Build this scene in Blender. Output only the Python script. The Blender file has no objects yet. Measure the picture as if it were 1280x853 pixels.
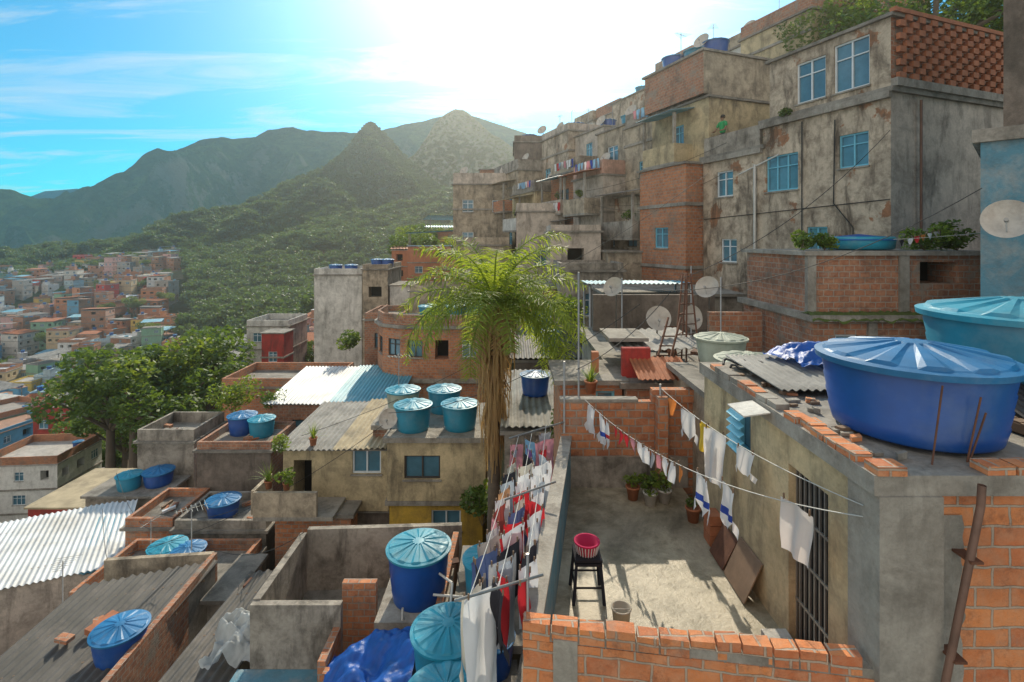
import bpy, math, random
from mathutils import Vector, noise
random.seed(7)
R=random.random
def U(a,b): return a+(b-a)*random.random()
scene=bpy.context.scene
COL=scene.collection

# ---------------------------------------------------------------- materials
def newmat(name):
    m=bpy.data.materials.new(name); m.use_nodes=True
    nt=m.node_tree; b=nt.nodes['Principled BSDF']
    return m,nt,b
def noise_n(nt,vec,scale,detail=6,rough=.6,dist=0):
    n=nt.nodes.new('ShaderNodeTexNoise'); n.inputs['Scale'].default_value=scale
    n.inputs['Detail'].default_value=detail; n.inputs['Roughness'].default_value=rough; n.inputs['Distortion'].default_value=dist
    if vec is not None: nt.links.new(vec,n.inputs['Vector'])
    return n.outputs['Fac']
def ramp(nt,fac,stops,interp='LINEAR'):
    r=nt.nodes.new('ShaderNodeValToRGB'); cr=r.color_ramp; cr.interpolation=interp
    while len(cr.elements)<len(stops): cr.elements.new(.5)
    for e,(p,c) in zip(cr.elements,stops):
        e.position=p; e.color=(c,c,c,1) if not hasattr(c,'__len__') else (*c,1)
    nt.links.new(fac,r.inputs[0]); return r.outputs[0]
def mix(nt,f,a,b,mode='MIX'):
    m=nt.nodes.new('ShaderNodeMix'); m.data_type='RGBA'; m.blend_type=mode
    for i,v in ((0,f),(6,a),(7,b)):
        if hasattr(v,'links'): nt.links.new(v,m.inputs[i])
        elif i==0: m.inputs[0].default_value=v
        else: m.inputs[i].default_value=(*v,1)
    return m.outputs[2]
def mapping(nt,sc,src='Object'):
    tc=nt.nodes.new('ShaderNodeTexCoord'); mp=nt.nodes.new('ShaderNodeMapping')
    mp.inputs['Scale'].default_value=sc; nt.links.new(tc.outputs[src],mp.inputs['Vector'])
    return mp.outputs[0]
def bump(nt,b,h,s,d=.02):
    n=nt.nodes.new('ShaderNodeBump'); n.inputs['Strength'].default_value=s; n.inputs['Distance'].default_value=d
    nt.links.new(h,n.inputs['Height']); nt.links.new(n.outputs[0],b.inputs['Normal']); return n
def mul(nt,a,k):
    m=nt.nodes.new('ShaderNodeMath'); m.operation='MULTIPLY'; m.inputs[1].default_value=k; nt.links.new(a,m.inputs[0]); return m.outputs[0]
def plaster(name,col,dirt=(.09,.075,.06),amt=.7,streak=.6,rough=.9,randcol=None,patch=None):
    m,nt,b=newmat(name)
    v=mapping(nt,(1,1,1)); vs=mapping(nt,(1.7,1.7,.42))
    base=col
    if randcol:
        oi=nt.nodes.new('ShaderNodeObjectInfo'); n=len(randcol)
        base=ramp(nt,oi.outputs['Random'],[(i/n,c) for i,c in enumerate(randcol)],'CONSTANT')
    n1=ramp(nt,noise_n(nt,v,.7,8,.65),[(.38,0),(.68,1)])
    c=mix(nt,n1,base,base if randcol else tuple(x*.66 for x in col))
    if patch: c=mix(nt,ramp(nt,noise_n(nt,v,.9,5,.6),[(.60,0),(.625,1)]),c,patch)
    c=mix(nt,mul(nt,ramp(nt,noise_n(nt,v,1.9,10,.7,.3),[(.45,0),(.68,1)]),amt),c,dirt)
    c=mix(nt,mul(nt,ramp(nt,noise_n(nt,vs,1.1,9,.7,.4),[(.50,0),(.66,1)]),streak),c,tuple(x*.45 for x in dirt))
    c=mix(nt,mul(nt,ramp(nt,noise_n(nt,v,.33,7,.75,.5),[(.54,0),(.66,1)]),amt*.7),c,tuple(x*.35 for x in dirt))
    fine=noise_n(nt,v,14,6,.7)
    c=mix(nt,ramp(nt,fine,[(.3,.78),(.7,1.0)]),(0,0,0),c)
    nt.links.new(c,b.inputs['Base Color']); b.inputs['Roughness'].default_value=rough
    bump(nt,b,fine,.6,.025)
    return m
def brick(name,c1=(.55,.20,.08),c2=(.38,.13,.06),mortar=(.34,.29,.245),w=.24,h=.14,mort=.014,dirt=.6):
    m,nt,b=newmat(name)
    tc=nt.nodes.new('ShaderNodeTexCoord'); v=mapping(nt,(1,1,1))
    bt=nt.nodes.new('ShaderNodeTexBrick'); bt.inputs['Scale'].default_value=1
    bt.inputs['Brick Width'].default_value=w; bt.inputs['Row Height'].default_value=h
    bt.inputs['Mortar Size'].default_value=mort; bt.inputs['Mortar Smooth'].default_value=.25; bt.inputs['Bias'].default_value=0
    bt.inputs['Color1'].default_value=(*c1,1); bt.inputs['Color2'].default_value=(*c2,1); bt.inputs['Mortar'].default_value=(*mortar,1)
    dn=nt.nodes.new('ShaderNodeTexNoise'); dn.inputs['Scale'].default_value=4.0; dn.inputs['Detail'].default_value=4
    nt.links.new(tc.outputs['UV'],dn.inputs['Vector'])
    vm=nt.nodes.new('ShaderNodeVectorMath'); vm.operation='SCALE'; vm.inputs['Scale'].default_value=.05
    nt.links.new(dn.outputs['Color'],vm.inputs[0])
    va=nt.nodes.new('ShaderNodeVectorMath'); nt.links.new(tc.outputs['UV'],va.inputs[0]); nt.links.new(vm.outputs[0],va.inputs[1])
    nt.links.new(va.outputs[0],bt.inputs['Vector'])
    c=bt.outputs['Color']
    c=mix(nt,ramp(nt,noise_n(nt,v,7,6,.7),[(.4,0),(.75,.6)]),c,(.62,.34,.2))
    c=mix(nt,ramp(nt,noise_n(nt,v,5,6,.8),[(.52,0),(.68,.6)]),c,(.20,.075,.04))
    c=mix(nt,ramp(nt,noise_n(nt,v,1.3,9,.75,.3),[(.53,0),(.62,dirt)]),c,(.29,.245,.2))
    c=mix(nt,ramp(nt,noise_n(nt,v,.6,8,.7),[(.5,0),(.7,dirt)]),c,(.07,.055,.045))
    nt.links.new(c,b.inputs['Base Color']); b.inputs['Roughness'].default_value=.92
    inv=nt.nodes.new('ShaderNodeMath'); inv.operation='SUBTRACT'; inv.inputs[0].default_value=1
    nt.links.new(bt.outputs['Fac'],inv.inputs[1])
    ad=nt.nodes.new('ShaderNodeMath'); ad.operation='ADD'; nt.links.new(inv.outputs[0],ad.inputs[0])
    nt.links.new(mul(nt,noise_n(nt,v,25,5,.7),.6),ad.inputs[1])
    bump(nt,b,ad.outputs[0],1,.018)
    return m
def simple(name,col,rough=.6,var=.25,scale=4,metal=0,bmp=.15,dust=None,trans=0):
    m,nt,b=newmat(name); v=mapping(nt,(1,1,1))
    c=mix(nt,ramp(nt,noise_n(nt,v,scale,6,.6),[(.3,0),(.7,1)]),col,tuple(x*(1-var) for x in col))
    if dust: c=mix(nt,ramp(nt,noise_n(nt,v,scale*.8,8,.7),[(.5,0),(.75,dust[1])]),c,dust[0])
    nt.links.new(c,b.inputs['Base Color']); b.inputs['Roughness'].default_value=rough; b.inputs['Metallic'].default_value=metal
    if bmp: bump(nt,b,noise_n(nt,v,scale*5,5,.6),bmp,.02)
    if trans:
        out=nt.nodes['Material Output']; tr=nt.nodes.new('ShaderNodeBsdfTranslucent'); ms=nt.nodes.new('ShaderNodeMixShader')
        nt.links.new(c,tr.inputs['Color']); ms.inputs[0].default_value=trans
        nt.links.new(b.outputs[0],ms.inputs[1]); nt.links.new(tr.outputs[0],ms.inputs[2]); nt.links.new(ms.outputs[0],out.inputs['Surface'])
    return m
def leafmat(name,c1,c2,trans=.45,scale=.8,tcol=(.25,.34,.03)):
    m,nt,b=newmat(name); v=mapping(nt,(1,1,1))
    g=nt.nodes.new('ShaderNodeNewGeometry')
    c=mix(nt,ramp(nt,noise_n(nt,v,scale,4,.6),[(.35,0),(.65,1)]),c1,c2)
    c=mix(nt,ramp(nt,g.outputs['Random Per Island'],[(0,0),(1,.6)]),c,tuple(x*1.5 for x in c2))
    nt.links.new(c,b.inputs['Base Color']); b.inputs['Roughness'].default_value=.55
    out=nt.nodes['Material Output']; tr=nt.nodes.new('ShaderNodeBsdfTranslucent'); ms=nt.nodes.new('ShaderNodeMixShader')
    tr.inputs['Color'].default_value=(*tcol,1); ms.inputs[0].default_value=trans
    nt.links.new(b.outputs[0],ms.inputs[1]); nt.links.new(tr.outputs[0],ms.inputs[2]); nt.links.new(ms.outputs[0],out.inputs['Surface'])
    return m
def mountmat(name,haze,haze_glow,g1=(.03,.06,.018),g2=(.12,.17,.04),rock=(.26,.22,.18),sc=.03):
    m,nt,b=newmat(name); v=mapping(nt,(1,1,1))
    c=mix(nt,ramp(nt,noise_n(nt,v,sc*5,12,.8),[(.40,0),(.60,1)]),g1,g2)
    c=mix(nt,ramp(nt,noise_n(nt,v,sc*.8,6,.6),[(.42,.55),(.58,0)]),c,tuple(x*.4 for x in g1))
    geo=nt.nodes.new('ShaderNodeNewGeometry'); sx=nt.nodes.new('ShaderNodeSeparateXYZ'); nt.links.new(geo.outputs['Normal'],sx.inputs[0])
    st=ramp(nt,sx.outputs['Z'],[(.35,1),(.66,0)])
    rn=ramp(nt,noise_n(nt,v,sc*1.5,8,.7),[(.48,0),(.54,1)])
    mu=nt.nodes.new('ShaderNodeMath'); mu.operation='MULTIPLY'; nt.links.new(st,mu.inputs[0]); nt.links.new(rn,mu.inputs[1])
    c=mix(nt,mu.outputs[0],c,rock)
    nt.links.new(c,b.inputs['Base Color']); b.inputs['Roughness'].default_value=1
    b.inputs['Specular IOR Level'].default_value=0
    bump(nt,b,noise_n(nt,v,sc*7,10,.75),1,.4/sc)
    em=nt.nodes.new('ShaderNodeEmission'); em.inputs[0].default_value=(*haze_glow,1)  # aerial haze put into the mountain colour as a constant self-glow
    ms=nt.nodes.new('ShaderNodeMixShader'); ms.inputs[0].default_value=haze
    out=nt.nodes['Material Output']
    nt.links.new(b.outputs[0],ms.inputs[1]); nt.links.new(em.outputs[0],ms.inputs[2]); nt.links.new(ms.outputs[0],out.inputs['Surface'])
    return m

pl_beige=plaster('plaster_beige',(.56,.46,.34),amt=.75)
pl_grey=plaster('plaster_grey',(.44,.39,.33),amt=.8,streak=.8)
pl_dark=plaster('plaster_dark',(.26,.21,.175),amt=.7)
pl_facade=plaster('plaster_facade',(.68,.56,.43),dirt=(.17,.125,.09),amt=.9,streak=.9,patch=(.40,.19,.10))
pl_pale=plaster('plaster_pale',(.68,.58,.49),amt=.5,streak=.55)
pl_yellow=plaster('plaster_yellow',(.76,.48,.07),amt=.4,streak=.4)
pl_cream=plaster('plaster_cream',(.70,.56,.34),amt=.55,streak=.6)
pl_white=plaster('plaster_white',(.8,.77,.71),amt=.4,streak=.45)
pl_blue=plaster('plaster_blue',(.12,.30,.40),dirt=(.42,.39,.35),amt=.6,streak=.2)
pl_red=plaster('plaster_red',(.50,.05,.04),amt=.3)
pl_pink=plaster('plaster_pink',(.62,.36,.27),amt=.5)
concrete=plaster('concrete',(.42,.385,.335),dirt=(.15,.125,.10),amt=.75,streak=.5)
roofcon=plaster('roof_concrete',(.34,.31,.27),dirt=(.09,.08,.065),amt=.8,streak=0)
floorcon=plaster('terrace_floor_concrete',(.50,.43,.31),dirt=(.13,.11,.06),amt=.9,streak=0,rough=.45)
brick_o=brick('brick_orange')
brick_n=brick('brick_near',c1=(.70,.25,.085),c2=(.50,.15,.06),mortar=(.42,.35,.28),w=.29,h=.17,mort=.012,dirt=.45)
brick_d=brick('brick_dark',c1=(.38,.15,.08),c2=(.27,.115,.07),dirt=.95)
corr_grey=simple('fibre_cement',(.36,.345,.32),.85,.5,1.5,dust=((.09,.08,.07),.95))
corr_dark=simple('corrugated_dark',(.11,.10,.09),.7,.5,1.5,dust=((.24,.2,.17),.6))
corr_blue=simple('corrugated_blue',(.10,.36,.48),.5,.3,.5,dust=((.55,.6,.62),.7))
corr_white=simple('corrugated_white',(.66,.68,.7),.5,.25,.6,dust=((.28,.25,.22),.75))
corr_rust=simple('corrugated_rust',(.45,.15,.06),.8,.5,3)
corr_tan=simple('corrugated_tan',(.5,.41,.27),.85,.45,1.2,dust=((.14,.12,.09),.9))
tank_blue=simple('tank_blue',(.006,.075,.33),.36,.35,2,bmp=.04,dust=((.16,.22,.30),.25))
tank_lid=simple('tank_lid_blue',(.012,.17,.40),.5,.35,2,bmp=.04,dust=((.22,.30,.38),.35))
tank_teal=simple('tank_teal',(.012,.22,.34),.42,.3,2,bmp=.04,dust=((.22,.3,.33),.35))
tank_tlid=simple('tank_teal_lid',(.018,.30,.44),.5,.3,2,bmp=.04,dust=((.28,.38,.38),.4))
tank_grey=simple('tank_greygreen',(.38,.42,.34),.7,.4,3,dust=((.15,.12,.1),.6))
glass=simple('window_glass',(.10,.24,.33),.06,.5,1.2,bmp=0)
glass.node_tree.nodes['Principled BSDF'].inputs['Specular IOR Level'].default_value=.9
dark=simple('dark_interior',(.015,.013,.012),.9,.2,2,bmp=0)
fr_white=simple('frame_white',(.72,.77,.8),.5,.15)
fr_blue=simple('frame_blue',(.18,.52,.68),.45,.15)
fr_dark=simple('frame_dark',(.06,.05,.045),.5,.2)
metal=simple('metal_grey',(.38,.37,.35),.4,.3,5,metal=.6)
rust=simple('rusty_iron',(.16,.065,.035),.8,.5,8)
wood=simple('wood_grey',(.26,.17,.11),.8,.4,3)
dishm=simple('dish_paint',(.55,.5,.44),.5,.3,4,dust=((.2,.12,.08),.6))
tarp=simple('blue_tarp_sheet',(.012,.12,.52),.45,.4,3,bmp=.5,trans=.2)
sheetm=simple('plastic_sheet_film',(.6,.62,.62),.35,.3,3,bmp=.5,trans=.4)
pvc=simple('pvc_pipe',(.66,.64,.6),.4,.2)
pvc_b=simple('pipe_brown',(.2,.11,.08),.5,.4)
cablem=simple('cable_black',(.02,.02,.02),.6,.1,bmp=0)
ropem=simple('rope_white',(.5,.5,.48),.6,.1,bmp=0)
terra=simple('terracotta',(.46,.17,.08),.8,.4)
moss=simple('moss',(.09,.13,.025),.95,.5,6,bmp=.8)
palm_l=leafmat('palm_leaf',(.05,.10,.015),(.13,.19,.025),.5,1.5,(.46,.54,.04))
palm_dry=leafmat('palm_dry',(.30,.18,.08),(.38,.25,.11),.35,2,(.55,.34,.12))
leaf_g=leafmat('leaf_green',(.03,.07,.014),(.08,.13,.024),.35,.5,(.2,.3,.025))
leaf_y=leafmat('leaf_light',(.07,.12,.02),(.14,.2,.03),.4,.8,(.32,.40,.035))
leaf_f=leafmat('leaf_forest',(.022,.052,.014),(.065,.10,.025),.3,.05,(.18,.28,.04))
bark=simple('bark',(.17,.13,.095),.95,.4,5,bmp=1)
town_w=plaster('town_wall',(.5,.45,.4),amt=.25,streak=.25,randcol=[(.76,.72,.64),(.50,.2,.1),(.66,.5,.3),(.8,.78,.74),(.42,.37,.32),(.68,.28,.13),(.75,.45,.42),(.13,.40,.6),(.8,.55,.12),(.82,.8,.75),(.62,.05,.045),(.48,.44,.40),(.74,.42,.3),(.26,.48,.32),(.5,.62,.66),(.55,.22,.12)])
town_r=plaster('town_roof',(.3,.27,.24),dirt=(.12,.11,.1),amt=.5,streak=0,randcol=[(.42,.38,.34),(.6,.6,.6),(.34,.30,.27),(.44,.25,.17),(.5,.46,.42),(.7,.7,.7),(.38,.34,.3),(.26,.40,.48)])
clothes={}
def cloth(c):
    key=tuple(c)
    if key not in clothes: clothes[key]=simple('cloth',c,.9,.12,3,bmp=.2,trans=.35)
    return clothes[key]
WH=(.82,.82,.84);RD=(.6,.03,.04);BL=(.03,.07,.38);YE=(.8,.55,.05);PK=(.65,.28,.33);LB=(.25,.48,.7);BK=(.03,.03,.04);OR=(.7,.24,.06);GY=(.45,.45,.47);GN=(.05,.28,.14);PU=(.3,.14,.4)

# ---------------------------------------------------------------- mesh builder
class MB:
    def __init__(s): s.v=[];s.f=[];s.m=[];s.ml=[];s.sm=[]
    def mi(s,m):
        if m not in s.ml: s.ml.append(m)
        return s.ml.index(m)
    def face(s,pts,m,smooth=False):
        i=len(s.v); s.v.extend([tuple(p) for p in pts]); s.f.append(tuple(range(i,i+len(pts)))); s.m.append(s.mi(m)); s.sm.append(smooth)
    def obox(s,o,a,b,c,m):
        o,a,b,c=Vector(o),Vector(a),Vector(b),Vector(c)
        P=[o,o+a,o+a+b,o+b,o+c,o+a+c,o+a+b+c,o+b+c]; i=len(s.v); s.v.extend([tuple(p) for p in P]); k=s.mi(m)
        for q in ((0,3,2,1),(4,5,6,7),(0,1,5,4),(1,2,6,5),(2,3,7,6),(3,0,4,7)):
            s.f.append(tuple(i+j for j in q)); s.m.append(k); s.sm.append(False)
    def box(s,x0,x1,y0,y1,z0,z1,m): s.obox((x0,y0,z0),(x1-x0,0,0),(0,y1-y0,0),(0,0,z1-z0),m)
    def grid(s,fn,nu,nv,m,smooth=True):
        i=len(s.v); k=s.mi(m)
        for a in range(nu+1):
            for b in range(nv+1): s.v.append(tuple(fn(a/nu,b/nv)))
        for a in range(nu):
            for b in range(nv):
                p=i+a*(nv+1)+b; s.f.append((p,p+nv+1,p+nv+2,p+1)); s.m.append(k); s.sm.append(smooth)
    def lathe(s,c,prof,n,m,smooth=True,rib=None):
        i=len(s.v); k=s.mi(m)
        for (r,z) in prof:
            for j in range(n):
                t=2*math.pi*j/n; dz=rib(r,z,j) if rib else 0
                s.v.append((c[0]+r*math.cos(t),c[1]+r*math.sin(t),c[2]+z+dz))
        for a in range(len(prof)-1):
            for j in range(n):
                j2=(j+1)%n
                s.f.append((i+a*n+j,i+a*n+j2,i+(a+1)*n+j2,i+(a+1)*n+j)); s.m.append(k); s.sm.append(smooth)
    def tube(s,p0,p1,r0,m,r1=None,n=8,cap=True):
        p0,p1=Vector(p0),Vector(p1); r1=r0 if r1 is None else r1
        d=(p1-p0).normalized(); a=d.orthogonal().normalized(); b=d.cross(a); i=len(s.v); k=s.mi(m)
        for p,r in ((p0,r0),(p1,r1)):
            for j in range(n):
                t=2*math.pi*j/n; s.v.append(tuple(p+a*r*math.cos(t)+b*r*math.sin(t)))
        for j in range(n):
            j2=(j+1)%n; s.f.append((i+j,i+j2,i+n+j2,i+n+j)); s.m.append(k); s.sm.append(n>5)
        if cap:
            s.f.append(tuple(i+j for j in range(n))); s.m.append(k); s.sm.append(False)
            s.f.append(tuple(i+n+j for j in range(n))); s.m.append(k); s.sm.append(False)
    def path(s,pts,r,m,n=6):
        for a,b in zip(pts[:-1],pts[1:]): s.tube(a,b,r,m,n=n,cap=False)
    def corr(s,A,Uv,Vv,m,period=.18,amp=.025,jag=0):
        A,Uv,Vv=Vector(A),Vector(Uv),Vector(Vv); L=Uv.length; nrm=Uv.cross(Vv).normalized(); nu=max(4,int(L/period*6))
        if nrm.z<0: nrm=-nrm
        def fn(u,v):
            sh=int(u*L/1.0); e=((sh*37)%7-3)*.02*jag
            return A+Uv*u+Vv*v*(1+e/max(.1,Vv.length))+nrm*(amp*math.sin(2*math.pi*u*L/period)+.012*noise.noise(Vector((u*L*.8,v*3,A.x))))+(nrm*.01*(sh%2))
        s.grid(fn,nu,max(2,int(Vv.length/.8)),m)
        s.grid(lambda u,v:fn(u,v)-nrm*.012,nu,2,m)
    def build(s,name,parent=None,uv=True,link=True):
        me=bpy.data.meshes.new(name); me.from_pydata(s.v,[],s.f)
        for m in s.ml: me.materials.append(m)
        me.polygons.foreach_set('material_index',s.m); me.polygons.foreach_set('use_smooth',s.sm)
        if uv:
            ul=me.uv_layers.new(name='UVMap').data
            for p in me.polygons:
                n=p.normal
                if abs(n.z)>.7:
                    for li in p.loop_indices:
                        c=me.vertices[me.loops[li].vertex_index].co; ul[li].uv=(c.x,c.y)
                else:
                    t=Vector((-n.y,n.x,0))
                    if t.length<1e-6: t=Vector((1,0,0))
                    t.normalize()
                    if t.x<0 or (abs(t.x)<1e-4 and t.y<0): t=-t
                    for li in p.loop_indices:
                        c=me.vertices[me.loops[li].vertex_index].co; ul[li].uv=(c.dot(t),c.z)
        me.update()
        if not link: return me
        o=bpy.data.objects.new(name,me); COL.objects.link(o)
        if parent: o.parent=parent
        return o
class G:
    def __init__(s,name): s.name=name; s.p={}
    def __getitem__(s,k):
        if k not in s.p: s.p[k]=MB()
        return s.p[k]
    def done(s):
        if len(s.p)==1: return list(s.p.values())[0].build(s.name)
        e=bpy.data.objects.new(s.name,None); COL.objects.link(e)
        for k,mb in s.p.items(): mb.build(k,e)
        return e

def panel(g,P,d,n,L,z0,z1,ops,mw,frame=None):
    W=g['walls']; F=g['windows'] if ops else None
    d=Vector((d[0],d[1],0)); n=Vector((n[0],n[1],0)); P=Vector((P[0],P[1],0))
    ss=sorted(set([0,L]+[x for o in ops for x in (o[0],o[0]+o[2])])); zs=sorted(set([z0,z1]+[x for o in ops for x in (o[1],o[1]+o[3])]))
    ss=[x for x in ss if -1e-6<=x<=L+1e-6]; zs=[x for x in zs if z0-1e-6<=x<=z1+1e-6]
    pt=lambda s,z,b=0: P+d*s-n*b+Vector((0,0,z))
    for a,b in zip(ss[:-1],ss[1:]):
        for c,e in zip(zs[:-1],zs[1:]):
            if b-a<1e-5 or e-c<1e-5: continue
            ms,mz=(a+b)/2,(c+e)/2
            if any(o[0]<ms<o[0]+o[2] and o[1]<mz<o[1]+o[3] for o in ops): continue
            W.face([pt(a,c),pt(b,c),pt(b,e),pt(a,e)],mw)
    for o in ops:
        s,z,w,h=o[:4]; kind=o[4] if len(o)>4 else 'win'; fm=o[5] if len(o)>5 else (frame or fr_white)
        dp=.14 if kind!='hole' else .9
        for q in ([pt(s,z),pt(s+w,z),pt(s+w,z,dp),pt(s,z,dp)],[pt(s,z+h),pt(s+w,z+h),pt(s+w,z+h,dp),pt(s,z+h,dp)],
                  [pt(s,z),pt(s,z+h),pt(s,z+h,dp),pt(s,z,dp)],[pt(s+w,z),pt(s+w,z+h),pt(s+w,z+h,dp),pt(s+w,z,dp)]): W.face(q,mw)
        if kind=='hole': F.face([pt(s,z,dp),pt(s+w,z,dp),pt(s+w,z+h,dp),pt(s,z+h,dp)],dark); continue
        if kind=='door':
            F.face([pt(s,z,dp-.02),pt(s+w,z,dp-.02),pt(s+w,z+h,dp-.02),pt(s,z+h,dp-.02)],dark)
            for i in range(int(w/.09)+1):
                F.obox(pt(s+min(i*.09,w-.02),z,dp-.04),d*.02,n*.02,(0,0,h),fm)
            for k in range(5): F.obox(pt(s,z+h*k/4.1,dp-.045),d*w,n*.02,(0,0,.03),fm)
            continue
        F.face([pt(s,z,dp-.03),pt(s+w,z,dp-.03),pt(s+w,z+h,dp-.03),pt(s,z+h,dp-.03)],glass)
        t=.05
        F.obox(pt(s,z,dp-.035),d*w,n*.05,(0,0,t),fm); F.obox(pt(s,z+h-t,dp-.035),d*w,n*.05,(0,0,t),fm)
        F.obox(pt(s,z+t,dp-.035),d*t,n*.05,(0,0,h-2*t),fm); F.obox(pt(s+w-t,z+t,dp-.035),d*t,n*.05,(0,0,h-2*t),fm)
        if w>.6:
            k=3 if w>1.3 else 2
            for i in range(1,k): F.obox(pt(s+w*i/k-t/2,z+t,dp-.035),d*t,n*.045,(0,0,h-2*t),fm)
            if h>.8: F.obox(pt(s+t,z+h*.66,dp-.035),d*(w-2*t),n*.043,(0,0,.035),fm)
        F.obox(pt(s-.05,z-.06,.02),d*(w+.1),n*.08,(0,0,.05),concrete)

def building(name,P,d,b,L,W,z0,z1,mw,fo=(),eo=(),mend=None,slab=.1,parapet=0,mp=None,floors=(),frame=None,g=None,done=True,mroof=None):
    g=g or G(name); mend=mend or mw
    dv,bv=Vector(d),Vector(b); P=Vector(P)
    panel(g,P,dv,-bv,L,z0,z1,list(fo),mw,frame)
    panel(g,P,bv,-dv,W,z0,z1,list(eo),mend,frame)
    panel(g,P+dv*L,bv,dv,W,z0,z1,[],mend)
    panel(g,P+bv*W,dv,bv,L,z0,z1,[],mend)
    d3,b3=Vector((dv.x,dv.y,0)),Vector((bv.x,bv.y,0)); o=.12
    A=Vector((P.x,P.y,0)); Z=lambda z:A+Vector((0,0,z))
    g['roof_slab'].obox(Z(z1)-d3*o-b3*o,d3*(L+2*o),b3*(W+2*o),(0,0,slab),mroof or roofcon)
    for zf in floors:
        g['roof_slab'].obox(Z(zf)-d3*.07-b3*.07,d3*(L+.14),b3*(W+.14),(0,0,.14),concrete)
    if parapet:
        t=.12; zt=z1+slab; mp=mp or mw; K=g['parapet']
        K.obox(Z(zt),d3*L,b3*t,(0,0,parapet),mp); K.obox(Z(zt)+b3*(W-t),d3*L,b3*t,(0,0,parapet),mp)
        K.obox(Z(zt)+b3*t,d3*t,b3*(W-2*t),(0,0,parapet),mp); K.obox(Z(zt)+b3*t+d3*(L-t),d3*t,b3*(W-2*t),(0,0,parapet),mp)
    if done: g.done()
    return g

# ---------------------------------------------------------------- object makers
def water_tank(x,y,z,r=.6,h=.75,mb_=None,ml=None,into=None,low=False,taper=.8):
    mb_=mb_ or tank_blue; ml=ml or tank_lid; n=24 if low else 72
    mb=into or MB(); rb=r*taper
    prof=[(0.001,0),(rb,0)]+[(rb+(r*.96-rb)*(t**.8)+(.012*r if i%2 else 0),h*t) for i,t in enumerate([.02,.2,.22,.42,.44,.64,.66,.86,.88,1])]
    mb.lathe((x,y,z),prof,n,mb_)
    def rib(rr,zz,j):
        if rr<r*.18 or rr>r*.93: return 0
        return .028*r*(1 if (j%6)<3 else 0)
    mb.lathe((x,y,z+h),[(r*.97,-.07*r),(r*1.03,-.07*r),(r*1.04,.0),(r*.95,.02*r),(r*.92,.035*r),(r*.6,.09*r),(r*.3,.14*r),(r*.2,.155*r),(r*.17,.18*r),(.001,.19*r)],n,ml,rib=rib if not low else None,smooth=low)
    if into is None: return mb.build('water_tank',uv=False)
def dish(x,y,z,r=.4,face=(-.3,-1,.5),mast=.7,name='satellite_dish',m=None):
    mb=MB(); f=Vector(face).normalized(); q=f.to_track_quat('Z','Y'); c=Vector((x,y,z)); m=m or dishm
    t=MB(); t.lathe((0,0,0),[(.001,0)]+[(r*k/6,r*.32*(k/6)**2) for k in range(1,7)]+[(r*1.02,r*.33),(r,r*.30)]+[(r*k/6,r*.32*(k/6)**2-.012) for k in range(5,0,-1)],28,m)
    for p in t.v: mb.v.append(tuple(q@Vector(p)+c))
    mb.f=t.f[:];mb.m=t.m[:];mb.sm=t.sm[:];mb.ml=t.ml[:]
    tip=c+f*r*.9-Vector((0,0,r*.25))
    mb.tube(c-Vector((0,0,r*.8))+f*r*.2,tip,.012,metal); mb.tube(tip-f*.08,tip+f*.02,.035,metal)
    mb.tube(c-f*.04,c-f*.15,.04,metal); mb.tube(c-f*.13,(c.x-f.x*.13,c.y-f.y*.13,z-mast),.022,metal)
    return mb.build(name,uv=False)
def antenna(x,y,z,h=1.6,name='tv_antenna',ang=0):
    mb=MB(); mb.tube((x,y,z),(x,y,z+h),.015,metal); c,s_=math.cos(ang),math.sin(ang)
    mb.tube((x-c*.4,y-s_*.4,z+h-.1),(x+c*.4,y+s_*.4,z+h-.1),.01,metal)
    for i in range(7):
        k=-.36+.12*i; l=.12+.04*i; mb.tube((x+c*k+s_*l,y+s_*k-c*l,z+h-.1),(x+c*k-s_*l,y+s_*k+c*l,z+h-.1),.006,metal,n=5)
    return mb.build(name,uv=False)
def leaves(mb,c,rad,n,size,m,sq=1.0):
    k=mb.mi(m); c=Vector(c)
    for _ in range(n):
        while True:
            p=Vector((U(-1,1),U(-1,1),U(-1,1)))
            if .25<p.length<1: break
        p=p.normalized()*(p.length**.5)
        p=Vector((p.x*rad,p.y*rad,p.z*rad*sq))+c
        a=Vector((U(-1,1),U(-1,1),U(-.6,.6))).normalized(); b=a.cross(Vector((U(-1,1),U(-1,1),U(-1,1)))).normalized()
        s1=size*U(.6,1.3); s2=s1*.5; i=len(mb.v)
        mb.v.extend([tuple(p-a*s1),tuple(p+b*s2+Vector((0,0,-.1*s1))),tuple(p+a*s1),tuple(p-b*s2)]); mb.f.append((i,i+1,i+2,i+3)); mb.m.append(k); mb.sm.append(False)
def tree(name,x,y,z,h,rad,n=5000,size=.16,m=None,m2=None,lobes=9,seed=0):
    random.seed(seed+11); m=m or leaf_g; m2=m2 or leaf_y
    g=G(name); T=g['trunk']; top=Vector((x+U(-.2,.2),y,z+h*.5)); T.tube((x,y,z-1),top,h*.035,bark,h*.022,10)
    for i in range(lobes):
        a=i*2.4+U(-.3,.3); rr=rad*U(.3,.75); cc=Vector((x+math.cos(a)*rr,y+math.sin(a)*rr,z+h*.62+U(-.12,.28)*h))
        T.tube(top,cc,h*.016,bark,h*.005,6); mid=top.lerp(cc,.6)
        T.tube(mid,cc+Vector((U(-1,1),U(-1,1),.4))*rad*.25,h*.008,bark,h*.003,5)
        leaves(g['foliage'],cc,rad*U(.33,.5),n//lobes,size,m if R()<.6 else m2,.75)
    g.done()
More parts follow.
